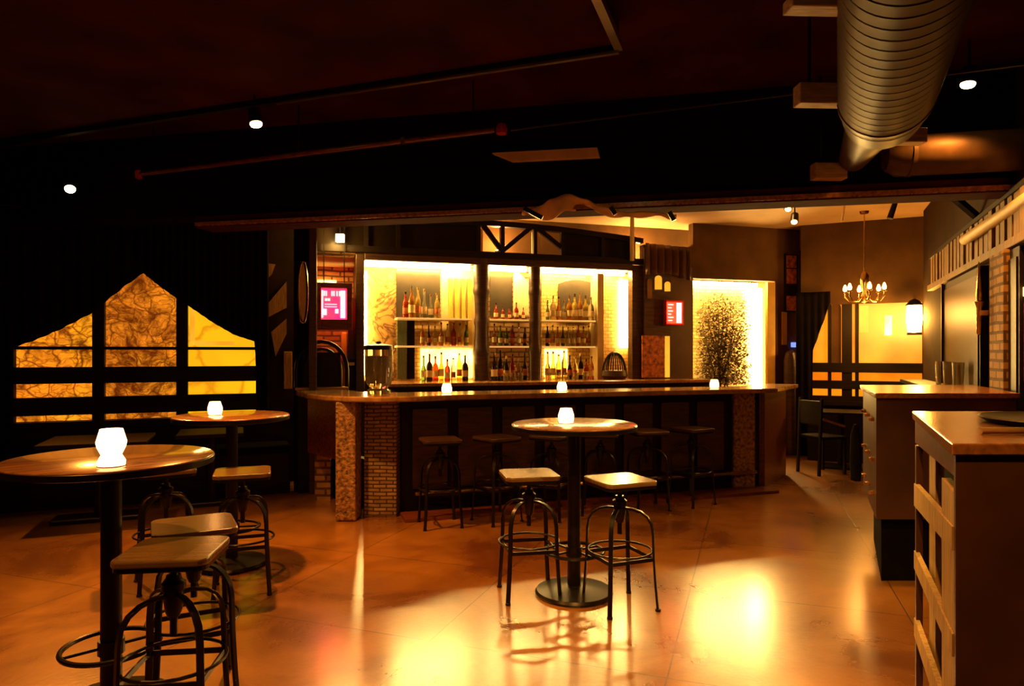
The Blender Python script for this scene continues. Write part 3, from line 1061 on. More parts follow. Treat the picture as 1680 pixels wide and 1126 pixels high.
hp = thing('square_lamp', 'small square glowing lamp above the framed magenta sign', 'lamp', B.pt(B.u(558, 2.08), 2.08, 0))
zq = B.z(558, 391, 2.08)
MB().box(-.05, .05, -.03, .03, zq - .05, zq + .05).build('shade', 'cream', hp, bevel=.008)
MB().tube([(0, 0, zq + .05), (0, 0, 3.4)], .006).build('cord', 'iron', hp)
light('lamp_light', 'POINT', (0, -.12, zq - .05), 30, GOLD, size=.05, parent=hp)

rk = in_frame('arched_rack', B, 'black arched metal rack on the bar end below the framed sign', 'rack')
vr = 1.35
cu = B.u(528, vr)
f = MB()
zb_ = 1.14
for s_, rr in ((.20, .018), (.27, .022)):
    pts = [(cu - s_, vr, zb_)] + [(cu - s_ * math.cos(PI * t / 12), vr, 1.33 + s_ * 1.15 * math.sin(PI * t / 12)) for t in range(13)] + [(cu + s_, vr, zb_)]
    f.tube(pts, rr, 8)
f.build('arch_frame', 'iron', rk, smooth=True)
MB().box(cu - .2, cu + .2, vr - .01, vr + .01, zb_, 1.52).build('dark_back', 'blackwood', rk)
MB().box(cu - .28, cu + .28, vr - .12, vr + .12, zb_ - .03, zb_).build('base', 'oakh', rk, bevel=.006)
MB().box(cu - .25, cu + .25, vr - .08, vr + .08, 0, zb_ - .03).build('pedestal', 'blackwood', rk)

# ------------------------------------------------------------------ bottles
def bottle(kind, mt, h, r):
    b = thing('bottle', None, 'bottle')
    if kind == 'long':
        pr = [(0, 0), (r, 0), (r, h * .55), (r * .85, h * .64), (r * .36, h * .76), (r * .32, h * .93), (0, h * .93)]
    elif kind == 'squat':
        pr = [(0, 0), (r * 1.15, 0), (r * 1.2, h * .5), (r * 1.0, h * .62), (r * .36, h * .72), (r * .34, h * .88), (0, h * .88)]
    else:
        pr = [(0, 0), (r * .8, 0), (r * 1.05, h * .2), (r * 1.0, h * .42), (r * .4, h * .62), (r * .34, h * .92), (0, h * .92)]
    MB().lathe(pr, seg=14).build('glass_body', mt, b, smooth=True)
    ct = pr[-1][1]
    MB().lathe([(0, ct), (r * .38, ct), (r * .40, h), (0, h)], seg=10).build('cap', rnd.choice(['darkb', 'brass', 'darkwood']), b, smooth=True)
    MB().lathe([(r * 1.03 if kind == 'long' else r * 1.22 if kind == 'squat' else r * 1.07, h * a) for a in (.16, .40)], seg=14).build('paper_label', rnd.choice(['creampaint', 'shelf', 'artred']), b, smooth=True)
    return b


protos = {}
names = {'amber': 'amber', 'clearb': 'clear', 'greenb': 'green', 'redb': 'red', 'darkb': 'dark', 'gold': 'golden'}
kn = {'long': 'long-necked', 'squat': 'squat', 'flask': 'flask-shaped'}
rows = [  # px0, px1, z, count, hmin, hmax, place
    (660, 722, 1.97, 6, .30, .42, 'on the top shelf of the left bay'),
    (688, 770, 1.61, 8, .26, .31, 'on the lower shelf of the left bay'),
    (690, 768, ZC, 8, .28, .38, 'on the back counter of the left bay'),
    (808, 864, 1.97, 5, .17, .26, 'on the top shelf of the middle bay'),
    (806, 866, 1.61, 6, .24, .31, 'on the lower shelf of the middle bay'),
    (806, 866, ZC, 6, .28, .40, 'on the back counter of the middle bay'),
    (894, 974, 1.97, 9, .26, .40, 'on the top shelf of the right bay'),
    (894, 970, 1.61, 9, .26, .31, 'on the lower shelf of the right bay'),
    (894, 975, ZC, 9, .28, .40, 'on the back counter of the right bay'),
]
pal = ['amber', 'clearb', 'gold', 'redb', 'amber', 'darkb', 'clearb', 'gold', 'greenb']
for px0, px1, z, n, h0, h1, place in rows:
    for i in range(n):
        mt = rnd.choice(pal)
        kd = rnd.choice(['long', 'long', 'squat', 'flask'])
        if z == 1.97 and h1 < .3:
            kd = 'squat'
            mt = rnd.choice(['redb', 'amber'])
        key = (mt, kd)
        vv = VF + rnd.uniform(.14, .26) if z != ZC else rnd.uniform(2.1, 2.45)
        uu = B.u(px0 + (px1 - px0) * (i + .5) / n, vv)
        if key not in protos:
            o = bottle(kd, mt, .34, .036)
            protos[key] = o
        else:
            o = copy_tree(protos[key])
        s_ = rnd.uniform(h0, h1) / .34
        o.location = B.pt(uu, vv, z)
        o.rotation_euler = (0, 0, rnd.uniform(0, 6))
        o.scale = (min(1.0, s_), min(1.0, s_), s_)
        tag(o, '%s %s bottle, %s from the left %s' % (names[mt], kn[kd], ORD[i], place), 'bottle', 'bottles ' + place)
# short tumblers on the counter front row
gl0 = None
for i, px in enumerate((830, 842, 854, 900, 915, 930, 945, 960)):
    if gl0 is None:
        gl0 = thing('glass', None, 'glass')
        MB().lathe([(0, .004), (.03, .004), (.036, .11), (.033, .11), (.028, .012), (0, .012)], seg=14).build('bowl', 'clearb', gl0, smooth=True)
        o = gl0
    else:
        o = copy_tree(gl0)
    o.location = B.pt(B.u(px, 1.85), 1.85, ZC)
    tag(o, 'clear tumbler on the back counter, %s from the left' % ORD[i], 'glass', 'tumblers on the back counter')

# beverage jar at the left corner of the bar
jr = thing('glass_jar', 'large glass jar with dark lid and tap near the left corner of the bar', 'jar', (-1.28, 6.50, 1.125))
MB().lathe([(0, 0), (.11, 0), (.115, .03), (.085, .05), (.12, .10), (.135, .2), (.135, .42), (0, .42)], seg=24).build('jar_body', 'clearb', jr, smooth=True)
MB().lathe([(0, .10), (.09, .10), (.10, .2), (.10, .36), (0, .37)], seg=20).build('dark_liquid', 'darkb', jr, smooth=True)
MB().lathe([(0, .42), (.145, .42), (.14, .46), (.03, .48), (.02, .50), (0, .50)], seg=24).build('lid', 'iron', jr, smooth=True)
MB().tube([(0, -.12, .12), (0, -.19, .12), (0, -.19, .08)], .012).build('tap', 'brass', jr, smooth=True)
# wreath-like basket on back counter right
bk = thing('wire_basket', 'round dark wire basket on the back counter below the upright strip light', 'basket', B.pt(B.u(1008, 2.2), 2.2, ZC))
f = MB()
for k in range(7):
    f.tube([(math.cos(t / 16 * PI) * .17 * math.cos(k / 7 * PI), math.cos(t / 16 * PI) * .17 * math.sin(k / 7 * PI) * .7, .04 + .34 * math.sin(t / 16 * PI)) for t in range(17)], .009, 6)
f.build('wires', 'iron', bk, smooth=True)
MB().lathe([(0, 0), (.15, 0), (.19, .05), (.17, .12), (0, .13)], seg=20, sy=.8).build('bowl', 'darkwood', bk, smooth=True)

# candles
def candle(loc, label, s=1.0, kind='hour'):
    t = thing('votive_candle', label, 'candle', loc, 0, 'lit votive candles')
    if kind == 'hour':
        pr = [(0, .004), (.048, .004), (.050, .02), (.036, .045), (.050, .075), (.054, .095), (.040, .145), (.034, .145), (.040, .10), (0, .10)]
    else:
        pr = [(0, .004), (.045, .004), (.052, .03), (.052, .055), (.038, .10), (.034, .10), (.04, .06), (0, .06)]
    pr = [(r * s, z * s) for r, z in pr]
    MB().lathe(pr, seg=20).build('votive_glass', 'candle', t, smooth=True)
    MB().lathe([(0, 0), (.05 * s, 0), (.05 * s, .004 * s), (0, .004 * s)], seg=20).build('base', 'brass', t)
    light('candle_flame', 'POINT', (0, 0, .17 * s), 1.3 * s, (1, .42, .10), size=.03, parent=t)
    return t


# ------------------------------------------------------------------ high tables
def high_table(label, loc, r, rot):
    t = thing('high_table', label, 'table', loc, rot, 'round high tables')
    MB().lathe([(0, 1.045), (r * .97, 1.045), (r, 1.05), (r, 1.066), (r * .985, 1.07), (0, 1.07)], seg=56).build('tabletop', 'tabletop', t, smooth=True)
    MB().lathe([(r * .96, 1.032), (r * 1.004, 1.036), (r * 1.006, 1.06), (r * .996, 1.064)], seg=56).build('rim', 'iron', t, smooth=True)
    MB().lathe([(0, .05), (.042, .05), (.04, 1.03), (0, 1.03)], seg=18).build('column', 'iron', t, smooth=True)
    MB().lathe([(0, 1.01), (.11, 1.02), (.11, 1.044), (0, 1.044)], seg=18).build('top_plate', 'iron', t, smooth=True)
    MB().lathe([(0, 0), (.24, 0), (.245, .015), (.235, .03), (.08, .055), (.05, .06), (0, .06)], seg=40).build('base', 'iron', t, smooth=True)
    MB().tube([(.185 * math.cos(k * PI / 18), .185 * math.sin(k * PI / 18), .27) for k in range(36)], .011, 8, closed=True).build('foot_ring', 'iron', t, smooth=True)
    f = MB()
    for k in range(4):
        a = k * PI / 2
        f.bar((.03 * math.cos(a), .03 * math.sin(a), .27), (.18 * math.cos(a), .18 * math.sin(a), .27), .012, .012)
    f.lathe([(.041, .24), (.052, .24), (.052, .30), (.041, .30)], seg=16)
    f.build('spokes', 'iron', t)
    return t


T1 = Vector((.39, 4.25, 0))
T2 = Vector((-1.70, 2.87, 0))
T3 = Vector((-2.00, 4.83, 0))
high_table('round high table with two stools standing alone in front of the bar', T1, .39, .6)
high_table('round high table with the large hourglass candle, nearest of all tables', T2, .40, .75)
high_table('round high table near the amber window behind the nearest table', T3, .39, .2)
candle(T1 + Vector((-.05, 0, 1.07)), 'lit candle on the round high table standing in front of the bar', .95, 'cup')
candle(Vector((-1.563, 2.64, 1.07)), 'large lit hourglass candle on the nearest round high table', 1.0)
candle(T3 + Vector((-.12, 0, 1.07)), 'lit candle on the round high table near the amber window', .95, 'cup')
for px, d, lb in ((733, 6.52, 'lit candle on the bar counter, nearest to the brick pier'), (922, 6.85, 'lit candle on the middle of the bar counter'),
                  (1172, 7.45, 'lit candle on the bar counter beside the glowing yellow niche')):
    candle(Vector(((px - 840) / F * d, d, 1.125)), lb, .95, 'cup')

# ------------------------------------------------------------------ stools
def stool(label, loc, rot):
    t = thing('bar_stool', label, 'stool', loc, rot)
    s = .17
    c_ = .045
    poly = []
    for sx, sy, a0 in ((1, 1, 0), (-1, 1, 90), (-1, -1, 180), (1, -1, 270)):
        for k in range(5):
            a = math.radians(a0 + k * 22.5)
            poly.append((sx * (s - c_) + c_ * math.cos(a), sy * (s - c_) + c_ * math.sin(a)))
    MB().prism(poly, .735, .762).build('seat', 'seat', t, bevel=.007)
    f = MB()
    f.prism([(x * .97, y * .97) for x, y in poly], .718, .734)
    f.lathe([(0, .69), (.055, .70), (.06, .718), (0, .718)], seg=16)
    f.build('seat_plate', 'iron', t)
    f = MB().lathe([(0, .43), (.014, .43), (.014, .70), (0, .70)], seg=12)
    f.build('screw', 'iron', t, smooth=True)
    f = MB().lathe([(0, .50), (.022, .50), (.03, .52), (.034, .545), (.036, .56), (.036, .60), (.044, .605), (.044, .63), (.03, .64), (.026, .66), (0, .66)], seg=16)
    f.build('hub', 'iron', t, smooth=True)
    for k in range(4):
        a = PI / 4 + k * PI / 2
        prof = [(.03, .585), (.075, .585), (.125, .572), (.165, .545), (.19, .505), (.20, .45), (.205, .30), (.215, .15), (.228, 0.012)]
        pts = [(r * math.cos(a), r * math.sin(a), z) for r, z in prof]
        f = MB()
        d = Vector((-math.sin(a), math.cos(a), 0))
        rg = []
        for i, p_ in enumerate(pts):
            p_ = Vector(p_)
            q0, q1 = Vector(pts[max(0, i - 1)]), Vector(pts[min(len(pts) - 1, i + 1)])
            tt = (q1 - q0).normalized()
            nn = tt.cross(d).normalized()
            rg.append([f.bm.verts.new(p_ + d * x * .013 + nn * y * .0065) for x, y in ((-1, -1), (1, -1), (1, 1), (-1, 1))])
        for A_, B_ in zip(rg, rg[1:]):
            for j in range(4):
                f.bm.faces.new((A_[j], A_[(j + 1) % 4], B_[(j + 1) % 4], B_[j]))
        f.bm.faces.new(rg[0]); f.bm.faces.new(rg[-1])
        f.lathe([(0, 0), (.017, 0), (.017, .014), (0, .014)], (.228 * math.cos(a), .228 * math.sin(a), 0), 10)
        f.build('leg', 'iron', t, smooth=True, bevel=.002)
    for z in (.30,):
        q_ = [(.206 * math.cos(PI / 4 + k * PI / 2), .206 * math.sin(PI / 4 + k * PI / 2), z) for k in range(4)]
        for k in range(4):
            MB().bar(q_[k], q_[(k + 1) % 4], .007, .022).build('rung', 'iron', t)
    MB().tube([(.19 * math.cos(k * PI / 14), .19 * math.sin(k * PI / 14), .335) for k in range(28)], .007, 6, closed=True).build('foot_hoop', 'iron', t, smooth=True)
    return t


S0 = stool('backless stool with square wooden seat, left of the high table in front of the bar', (.106, 4.24, 0), .18)
def put(label, loc, rot, group):
    o = copy_tree(S0)
    o.location = loc
    o.rotation_euler = (0, 0, rot)
    tag(o, label, 'stool', group)
    return o
G1, G2, G3 = 'stools around the high tables', 'stools around the high tables', 'stools along the dark bar front'
tag(S0, group=G1)
put('backless stool with square seat, right of the high table in front of the bar', (.645, 4.05, 0), .38, G1)
put('backless stool with square seat, farther of the pair right of the nearest table', (-1.42, 3.02, 0), .5, G2).scale = (1, 1, .985)
put('backless stool with square seat, nearest of all, beside the nearest table column', (-1.30, 2.60, 0), .12, G2)
put('backless stool tucked behind the nearest table, its bent legs showing', (-2.26, 4.42, 0), .55, G2)
put('backless stool with pale square seat between the window table and the brick pier', (-1.72, 4.32, 0), .35, G2)
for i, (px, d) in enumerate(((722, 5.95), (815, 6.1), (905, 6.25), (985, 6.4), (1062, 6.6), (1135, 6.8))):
    o = put('shade-darkened stool pushed up to the bar front, %s counting from the brick pier' % ORD[i], ((px - 840) / F * d, d, .03 if False else 0), .3 + i * .37, G3)
    for ch in o.children:  # seat colour darkened to stand for the shade along the bar
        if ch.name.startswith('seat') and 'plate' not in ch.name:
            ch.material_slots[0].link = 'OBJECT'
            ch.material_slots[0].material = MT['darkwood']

# ------------------------------------------------------------------ right side: stand and booth divider
def prism4(mb, a, b, w_, z0, z1, grow=0.0):
    """Parallelogram block: a near-left, b far-left, w_ width in x."""
    r_ = (Vector(b) - Vector(a)).normalized()
    a2, b2 = Vector(a) - r_ * grow, Vector(b) + r_ * grow
    return mb.prism([(a2.x - grow, a2.y), (a2.x + w_, a2.y), (b2.x + w_, b2.y), (b2.x - grow, b2.y)], z0, z1)


na, nb = (1.285, 1.96), (1.805, 3.03)
hs = thing('host_stand', 'tall brown stand with slatted side and varnished top at the near right', 'stand')
prism4(MB(), (na[0], na[1]), nb, .80, 1.215, 1.25, .012).build('top', 'oakglossy', hs, bevel=.004)
# front board and inner box (set back from the slatted side)
MB().prism([(na[0], na[1]), (na[0] + .8, na[1]), (na[0] + .8, na[1] + .03), (na[0] + .0145, na[1] + .03)], 0, 1.215).build('front_board', 'brown', hs)
rv = (Vector(nb) - Vector(na)).normalized()
prism4(MB(), (na[0] + .12 + rv.x * .05, na[1] + .05), (nb[0] + .12, nb[1] - .02), .66, 0.0, 1.2).build('inner_case', 'black', hs)
def sidebar(s0, s1, z0, z1, th=.03, off=0.0, name='slat', m='oak', z0b=None, z1b=None):
    a = Vector(na) + rv * s0
    b = Vector(na) + rv * s1
    n = Vector((1, 0)) * (th + off)
    o_ = Vector((1, 0)) * off
    mb = MB()
    P_ = [a + o_, b + o_, b + n, a + n]
    zb0 = z0 if z0b is None else z0b
    zb1 = z1 if z1b is None else z1b
    lo = [mb.bm.verts.new((p.x, p.y, z)) for p, z in zip(P_, (z0, zb0, zb0, z0))]
    hi = [mb.bm.verts.new((p.x, p.y, z)) for p, z in zip(P_, (z1, zb1, zb1, z1))]
    mb.bm.faces.new(lo); mb.bm.faces.new(hi)
    for i in range(4):
        mb.bm.faces.new((lo[i], lo[(i + 1) % 4], hi[(i + 1) % 4], hi[i]))
    return mb.build(name, m, hs)
L_ = (Vector(nb) - Vector(na)).length
sidebar(.034, L_, 1.15, 1.214, .03, 0, 'top_rail', 'redwood', 1.11, 1.214)
sidebar(.034, .30, 0, 1.10, name='stud')
sidebar(.72, .92, 0, 1.10, .03, .032, name='stud')
sidebar(L_ - .05, L_, 0, 1.10, name='stud', m='brown')
sidebar(.034, L_ - .01, .93, 1.0, .022, -.006, 'slat', 'oak', .83, .93)
sidebar(.034, L_ - .01, .617, .684, .022, -.006, 'slat', 'oak', .55, .63)
sidebar(.034, L_ - .01, .33, .41, .022, -.006, 'slat', 'oak', .25, .33)
ty = thing('serving_tray', 'dark curved tray lying on the top of the near right stand', 'tray', (2.06, 2.45, 1.251))
MB().lathe([(0, 0), (.28, 0), (.31, .02), (.30, .024), (.27, .008), (0, .008)], seg=40).build('tray_body', 'blackwood', ty, smooth=True)
pn = thing('drum_stick', 'pale wooden stick lying on the near right stand before the tray', 'stick', (1.66, 2.17, 1.262), .02)
MB().tube([(-.16, 0, 0), (.2, 0, 0)], .011, 10).build('stick_body', 'oakh', pn, smooth=True)

fa, fb = (2.39, 4.44), (2.88, 5.55)
bd = thing('booth_divider', 'dark red brown panelled divider behind the near right stand', 'divider')
MB().prism([fa, (3.30, 4.44), (3.78, 5.55), fb], 0.42, 1.215).build('body', 'brown', bd)
MB().prism([(fa[0] + .06, fa[1] + .05), (3.28, 4.5), (3.74, 5.5), (fb[0] + .06, fb[1] - .05)], 0.0, .42).build('plinth', 'black', bd)
MB().prism([(fa[0] - .015, fa[1] - .02), (3.32, 4.42), (3.80, 5.57), (fb[0] - .015, fb[1] + .02)], 1.216, 1.25).build('top', 'oakglossy', bd, bevel=.004)
for s_ in (.15, .45, .75):
    p_ = Vector(fa).lerp(Vector(fb), s_)
    for z in (1.05, .78, .55):
        MB().lathe([(0, 0), (.02, .0), (.024, .02), (0, .03)], (p_.x - .012, p_.y, z), 8).build('stud', 'brass', bd, smooth=True)
hk = thing('hanging_bag', 'small dark bag hanging on the side of the booth divider', 'bag', (fa[0] + .24, fa[1] + .62, 0))
MB().lathe([(0, .55), (.05, .56), (.06, .7), (.05, .9), (.02, .98), (0, .98)], seg=12, sx=.6).build('bag_body', 'black', hk, smooth=True)
hk.location.x -= .06

# ------------------------------------------------------------------ far window, lantern, chandelier, chairs
fw = in_frame('window_2', K, 'glowing amber window at the far end of the room', 'window', kind='structure')
fw['kind'] = 'structure'
MB().box(kw0, kw1, .10, .12, kz0, kz1).build('pane', 'win_glow', fw)
f = MB()
kzz = lambda py: K.z(1450, py)
for a, b in ((1358, 1364), (1381, 1398), (1403, 1409)):
    f.box(K.u(a), K.u(b), 0.0, .1, kz0, kz1)
f.build('mullion', 'blackwood', fw)
f = MB()
for a, b in ((596, 612), (626, 640), (652, 662)):
    f.box(kw0, kw1, -.01, .09, kzz(b), kzz(a))
f.build('rail', 'blackwood', fw)
arch(1363, 1380, 497, 596, .02, .06, 'wallbar', 'arched_board', fw, K)
MB().box(K.u(1452), K.u(1464), .085, .1, kzz(550), kzz(517)).build('painted_glow_patch', 'hotpanel', fw)  # glow painted on the pane as a hot spot of light
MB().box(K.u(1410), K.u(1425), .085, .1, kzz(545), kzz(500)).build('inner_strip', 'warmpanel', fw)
MB().box(kw0 - .05, kw1 + .05, -.08, 0, kz0 - .06, kz0).build('window_sill', 'blackwood', fw)
drape('curtain', 'black curtain drawn aside at the left of the far amber window', [(1306, 757), (1330, 757), (1334, 575), (1362, 497)], 1306, 1362, K.z(1350, 480), K, -.10, 5, 'black', .015)

ln = thing('wall_lantern', 'blazing lantern on the far wall beside the amber window', 'lantern', (at(1500, 523, 9.15).x, 9.15, 0))
lz = at(1500, 523, 9.15).z
MB().lathe([(0, lz - .19), (.08, lz - .18), (.10, lz), (.09, lz + .17), (0, lz + .18)], seg=18).build('lantern_glass', 'lantern', ln, smooth=True)
MB().lathe([(0, lz + .18), (.11, lz + .18), (.05, lz + .25), (0, lz + .27)], seg=12).build('cap', 'iron', ln, smooth=True)
MB().lathe([(0, lz - .22), (.09, lz - .22), (.09, lz - .19), (0, lz - .19)], seg=12).build('bottom_ring', 'iron', ln, smooth=True)
MB().bar((.0, .0, lz + .26), (.14, .22, lz + .26), .02, .02).build('arm', 'iron', ln)
light('lantern_light', 'POINT', (-.03, -.22, lz), 110, (1, .42, .05), size=.1, parent=ln)

cd = thing('chandelier', 'small brass chandelier with glowing bulbs hanging before the far window', 'chandelier', (at(1418, 480, 9.0).x, 9.0, 0))
z0 = at(1418, 480, 9.0).z
MB().tube([(0, 0, z0 + .28), (0, 0, 3.4)], .008).build('rod', 'brass', cd)
MB().lathe([(0, 3.36), (.05, 3.37), (.06, 3.4), (0, 3.4)], seg=14).build('ceiling_rose', 'brass', cd, smooth=True)
MB().lathe([(0, z0 - .15), (.02, z0 - .13), (.05, z0 - .06), (.025, z0), (.05, z0 + .1), (.06, z0 + .22), (.02, z0 + .28), (0, z0 + .28)], seg=16).build('stem', 'brass', cd, smooth=True)
for k in range(6):
    a = k * PI / 3 + .3
    pts = [(r * math.cos(a), r * math.sin(a), z0 + zz) for r, zz in ((.03, -.05), (.10, -.12), (.19, -.12), (.24, -.05), (.24, .0))]
    ar = MB().tube(pts, .010, 6).build('arm', 'brass', cd, smooth=True)
    MB().lathe([(0, z0), (.035, z0 + .005), (.03, z0 + .02), (0, z0 + .02)], (.24 * math.cos(a), .24 * math.sin(a), 0), 10).build('candle_cup', 'brass', ar, smooth=True)
    MB().lathe([(0, z0 + .02), (.022, z0 + .03), (.028, z0 + .06), (.012, z0 + .11), (0, z0 + .12)], (.24 * math.cos(a), .24 * math.sin(a), 0), 10).build('bulb', 'chand', ar, smooth=True)
light('chandelier_light', 'POINT', (0, 0, z0 - .3), 30, (1, .42, .08), size=.15, parent=cd)

ft = thing('dining_table', 'small dark table below the far amber window', 'table', (4.35, 8.95, 0), K.a)
MB().box(-.4, .4, -.3, .3, .72, .75).build('tabletop', 'blackwood', ft, bevel=.01)
MB().tube([(0, 0, 0.03), (0, 0, .72)], .04).build('column', 'iron', ft)
MB().box(-.25, .25, -.2, .2, 0, .03).build('foot', 'iron', ft)


def chair(label, loc, rot):
    t = thing('dining_chair', label, 'chair', loc, rot, 'dark chairs by the far window')
    MB().box(-.2, .2, -.2, .2, .44, .48).build('seat', 'black', t, bevel=.015)
    for x, y in ((-.18, -.18), (.18, -.18)):
        MB().bar((x, y, 0), (x, y, .44), .03, .03).build('leg', 'blackwood', t)
    for x in (-.18, .18):
        MB().bar((x, .22, 0), (x, .18, .95), .03, .03).build('rear_leg', 'blackwood', t)
    MB().box(-.17, .17, .17, .20, .62, .92).build('backrest', 'blackwood', t, bevel=.01)
    for x in (-.2, .2):
        MB().bar((x, .18, .70), (x, -.16, .60), .03, .025).build('arm', 'oakh' if x < 0 else 'blackwood', t)
    return t


chair('dark armchair with a pale arm beside the right end of the bar', (3.92, 8.55, 0), 1.9)
chair('dark armchair beneath the chandelier in front of the far window', (4.62, 8.25, 0), .4)
bx = in_frame('radiator_cover', K, 'long black box bench under the far amber window', 'bench')
MB().box(kw0 - .05, kw1 - .2, -.45, -.13, 0, .70).build('box_body', 'blackwood', bx, bevel=.01)

# art, strip and blue light on the wall right of the niche
ar = in_frame('wall_picture', B, 'tall narrow reddish picture high on the wall right of the niche', 'picture')
MB().box(B.u(1286, V0), B.u(1306, V0), V0 - .03, V0, B.z(1296, 513, V0), B.z(1296, 418, V0)).build('frame', 'blackwood', ar)
for a, b in ((420, 440), (442, 466), (486, 510)):
    MB().box(B.u(1288, V0), B.u(1304, V0), V0 - .036, V0 - .03, B.z(1296, b, V0), B.z(1296, a, V0)).build('picture_panel', 'artred', ar)
ws = in_frame('pale_strip', B, 'narrow pale upright strip on the wall below the reddish picture', 'wooden strip')
MB().box(B.u(1282, V0), B.u(1289, V0), V0 - .03, V0, B.z(1286, 566, V0), B.z(1286, 512, V0)).build('strip_body', 'yellowpaint', ws)
bl = in_frame('blue_indicator', B, 'tiny blue glowing light on the wall below the reddish picture', 'light')
MB().box(B.u(1297, V0), B.u(1305, V0), V0 - .05, V0, B.z(1300, 570, V0), B.z(1300, 562, V0)).build('blue_lens', 'blue', bl, bevel=.01)
sc_ = in_frame('round_post', B, 'brown rounded post at the end of the bar below the blue light', 'post')
MB().lathe([(0, 0), (.09, 0), (.10, .1), (.095, 1.4), (.07, 1.52), (0, 1.57)], (B.u(1297, V0 - .2), V0 - .2, 0), 20).build('post_body', 'darkwood', sc_, smooth=True)

# ------------------------------------------------------------------ right wall
rw = in_frame('board_frieze', R, 'band of upright wooden boards high on the right wall', 'board frieze')
rx0, rx1 = R.u(1760), R.u(1532)
MB().box(rx0, rx1, 0, .07, 2.27, 2.335).build('lower_rail', 'oakdim', rw, bevel=.006)
MB().box(rx0, rx1, 0, .05, 2.66, 2.70).build('upper_rail', 'blackwood', rw)
n = 26
stp = (rx1 - rx0) / n
rnd2 = random.Random(5)
for i in range(n):
    wdt = stp * rnd2.uniform(.55, .82)
    MB().box(rx0 + i * stp + .01, rx0 + i * stp + .01 + wdt, 0, .035 + rnd2.uniform(0, .015), 2.335, 2.66).build('board', 'oakdim', rw, bevel=.003)
bp_ = in_frame('brick_pillar', R, 'slim amber brick pillar on the right wall above the divider', 'pillar')
MB().box(R.u(1646, .1), R.u(1623, .1), 0, .10, 0, 2.26).build('pillar_body', 'brick', bp_, bevel=.006)
for lb, a, b in (('dark framed opening right of the slim brick pillar', 1690, 1668), ('dark framed opening left of the slim brick pillar', 1622, 1560)):
    dfm = in_frame('dark_cabinet', R, lb, 'cabinet')
    MB().box(R.u(a), R.u(b), 0, .06, 0, 2.25).build('frame', 'blackwood', dfm)
    MB().box(R.u(a) + .04, R.u(b) - .04, .06, .07, .9, 2.18).build('glass_door', 'darkglass', dfm)
    MB().box(R.u(b) - .03, R.u(b), .06, .09, .0, 2.25).build('edge_strip', 'darkwood', dfm)
sn = in_frame('wall_sconce', R, 'candle shaped sconce on the dark right wall', 'sconce')
uc_, zc_ = R.u(1596, .2), R.z(1596, 485, .2)
MB().lathe([(0, zc_ - .05), (.035, zc_ - .04), (.04, zc_ + .0), (.022, zc_ + .14), (.01, zc_ + .25), (0, zc_ + .27)], (uc_, .16, 0), 14, .55, .55).build('flame_glass', 'brass', sn, smooth=True)
MB().lathe([(0, zc_ - .32), (.015, zc_ - .3), (.02, zc_ - .1), (.035, zc_ - .05), (0, zc_ - .05)], (uc_, .16, 0), 12).build('stem', 'brass', sn, smooth=True)
MB().box(uc_ - .02, uc_ + .02, .06, .16, zc_ - .16, zc_ - .12).build('bracket', 'brass', sn)
sw = in_frame('window_3', R, 'sliver of a lit amber window at the right edge', 'window', kind='structure')
sw['kind'] = 'structure'
MB().box(R.u(1790), R.u(1668), 0, .03, R.z(1674, 632), R.z(1674, 476)).build('window_frame', 'blackwood', sw)
MB().box(R.u(1780), R.u(1671), .03, .035, R.z(1674, 625), R.z(1674, 500)).build('pane', 'artred', sw)
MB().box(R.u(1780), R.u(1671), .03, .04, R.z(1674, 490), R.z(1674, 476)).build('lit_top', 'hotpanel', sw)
hpole = in_frame('hanging_pole', R, 'pale wooden pole hung slantwise in front of the board band', 'pole')
pA, pB = at(1583, 394, 6.1), at(1760, 276, 3.9)
def tolocal(fr, p):
    dx, dy = p.x - fr.o[0], p.y - fr.o[1]
    return (dx * fr.b[0] + dy * fr.b[1], dx * fr.n[0] + dy * fr.n[1], p.z)
MB().tube([tolocal(R, pA), tolocal(R, pB)], .045, 14).build('pole_body', 'creampaint', hpole, smooth=True)
MB().bar(tolocal(R, at(1558, 318, 5.9)), tolocal(R, at(1622, 372, 6.05)), .05, .05).build('strut', 'iron', hpole)
MB().lathe([(.048, -.03), (.06, -.03), (.06, .03), (.048, .03)], tolocal(R, at(1616, 372, 6.1)), 14).build('clamp', 'iron', hpole, smooth=True)
p1_ = tolocal(R, at(1558, 318, 5.9))
MB().bar(p1_, (p1_[0], p1_[1], 3.4), .02, .02).build('hanger', 'iron', hpole)
# glasses on the ledge along right wall
lg = in_frame('side_ledge', R, 'dark ledge along the right wall behind the divider', 'ledge')
MB().box(R.u(1590), R.u(1530), .08, .35, 1.15, 1.19).build('ledge_board', 'blackwood', lg, bevel=.006)
MB().box(R.u(1590), R.u(1530), .08, .30, 0, 1.15).build('ledge_case', 'blackwood', lg)
for i, px in enumerate((1543, 1556, 1572)):
    o = copy_tree(gl0)
    o.location = R.pt(R.u(px, .2), .2, 1.19)
    o.scale = (1.3, 1.3, 2.2)
    tag(o, 'tall glass on the ledge of the dark right wall, %s from the lantern' % ORD[i], 'glass', 'glasses on the right ledge')

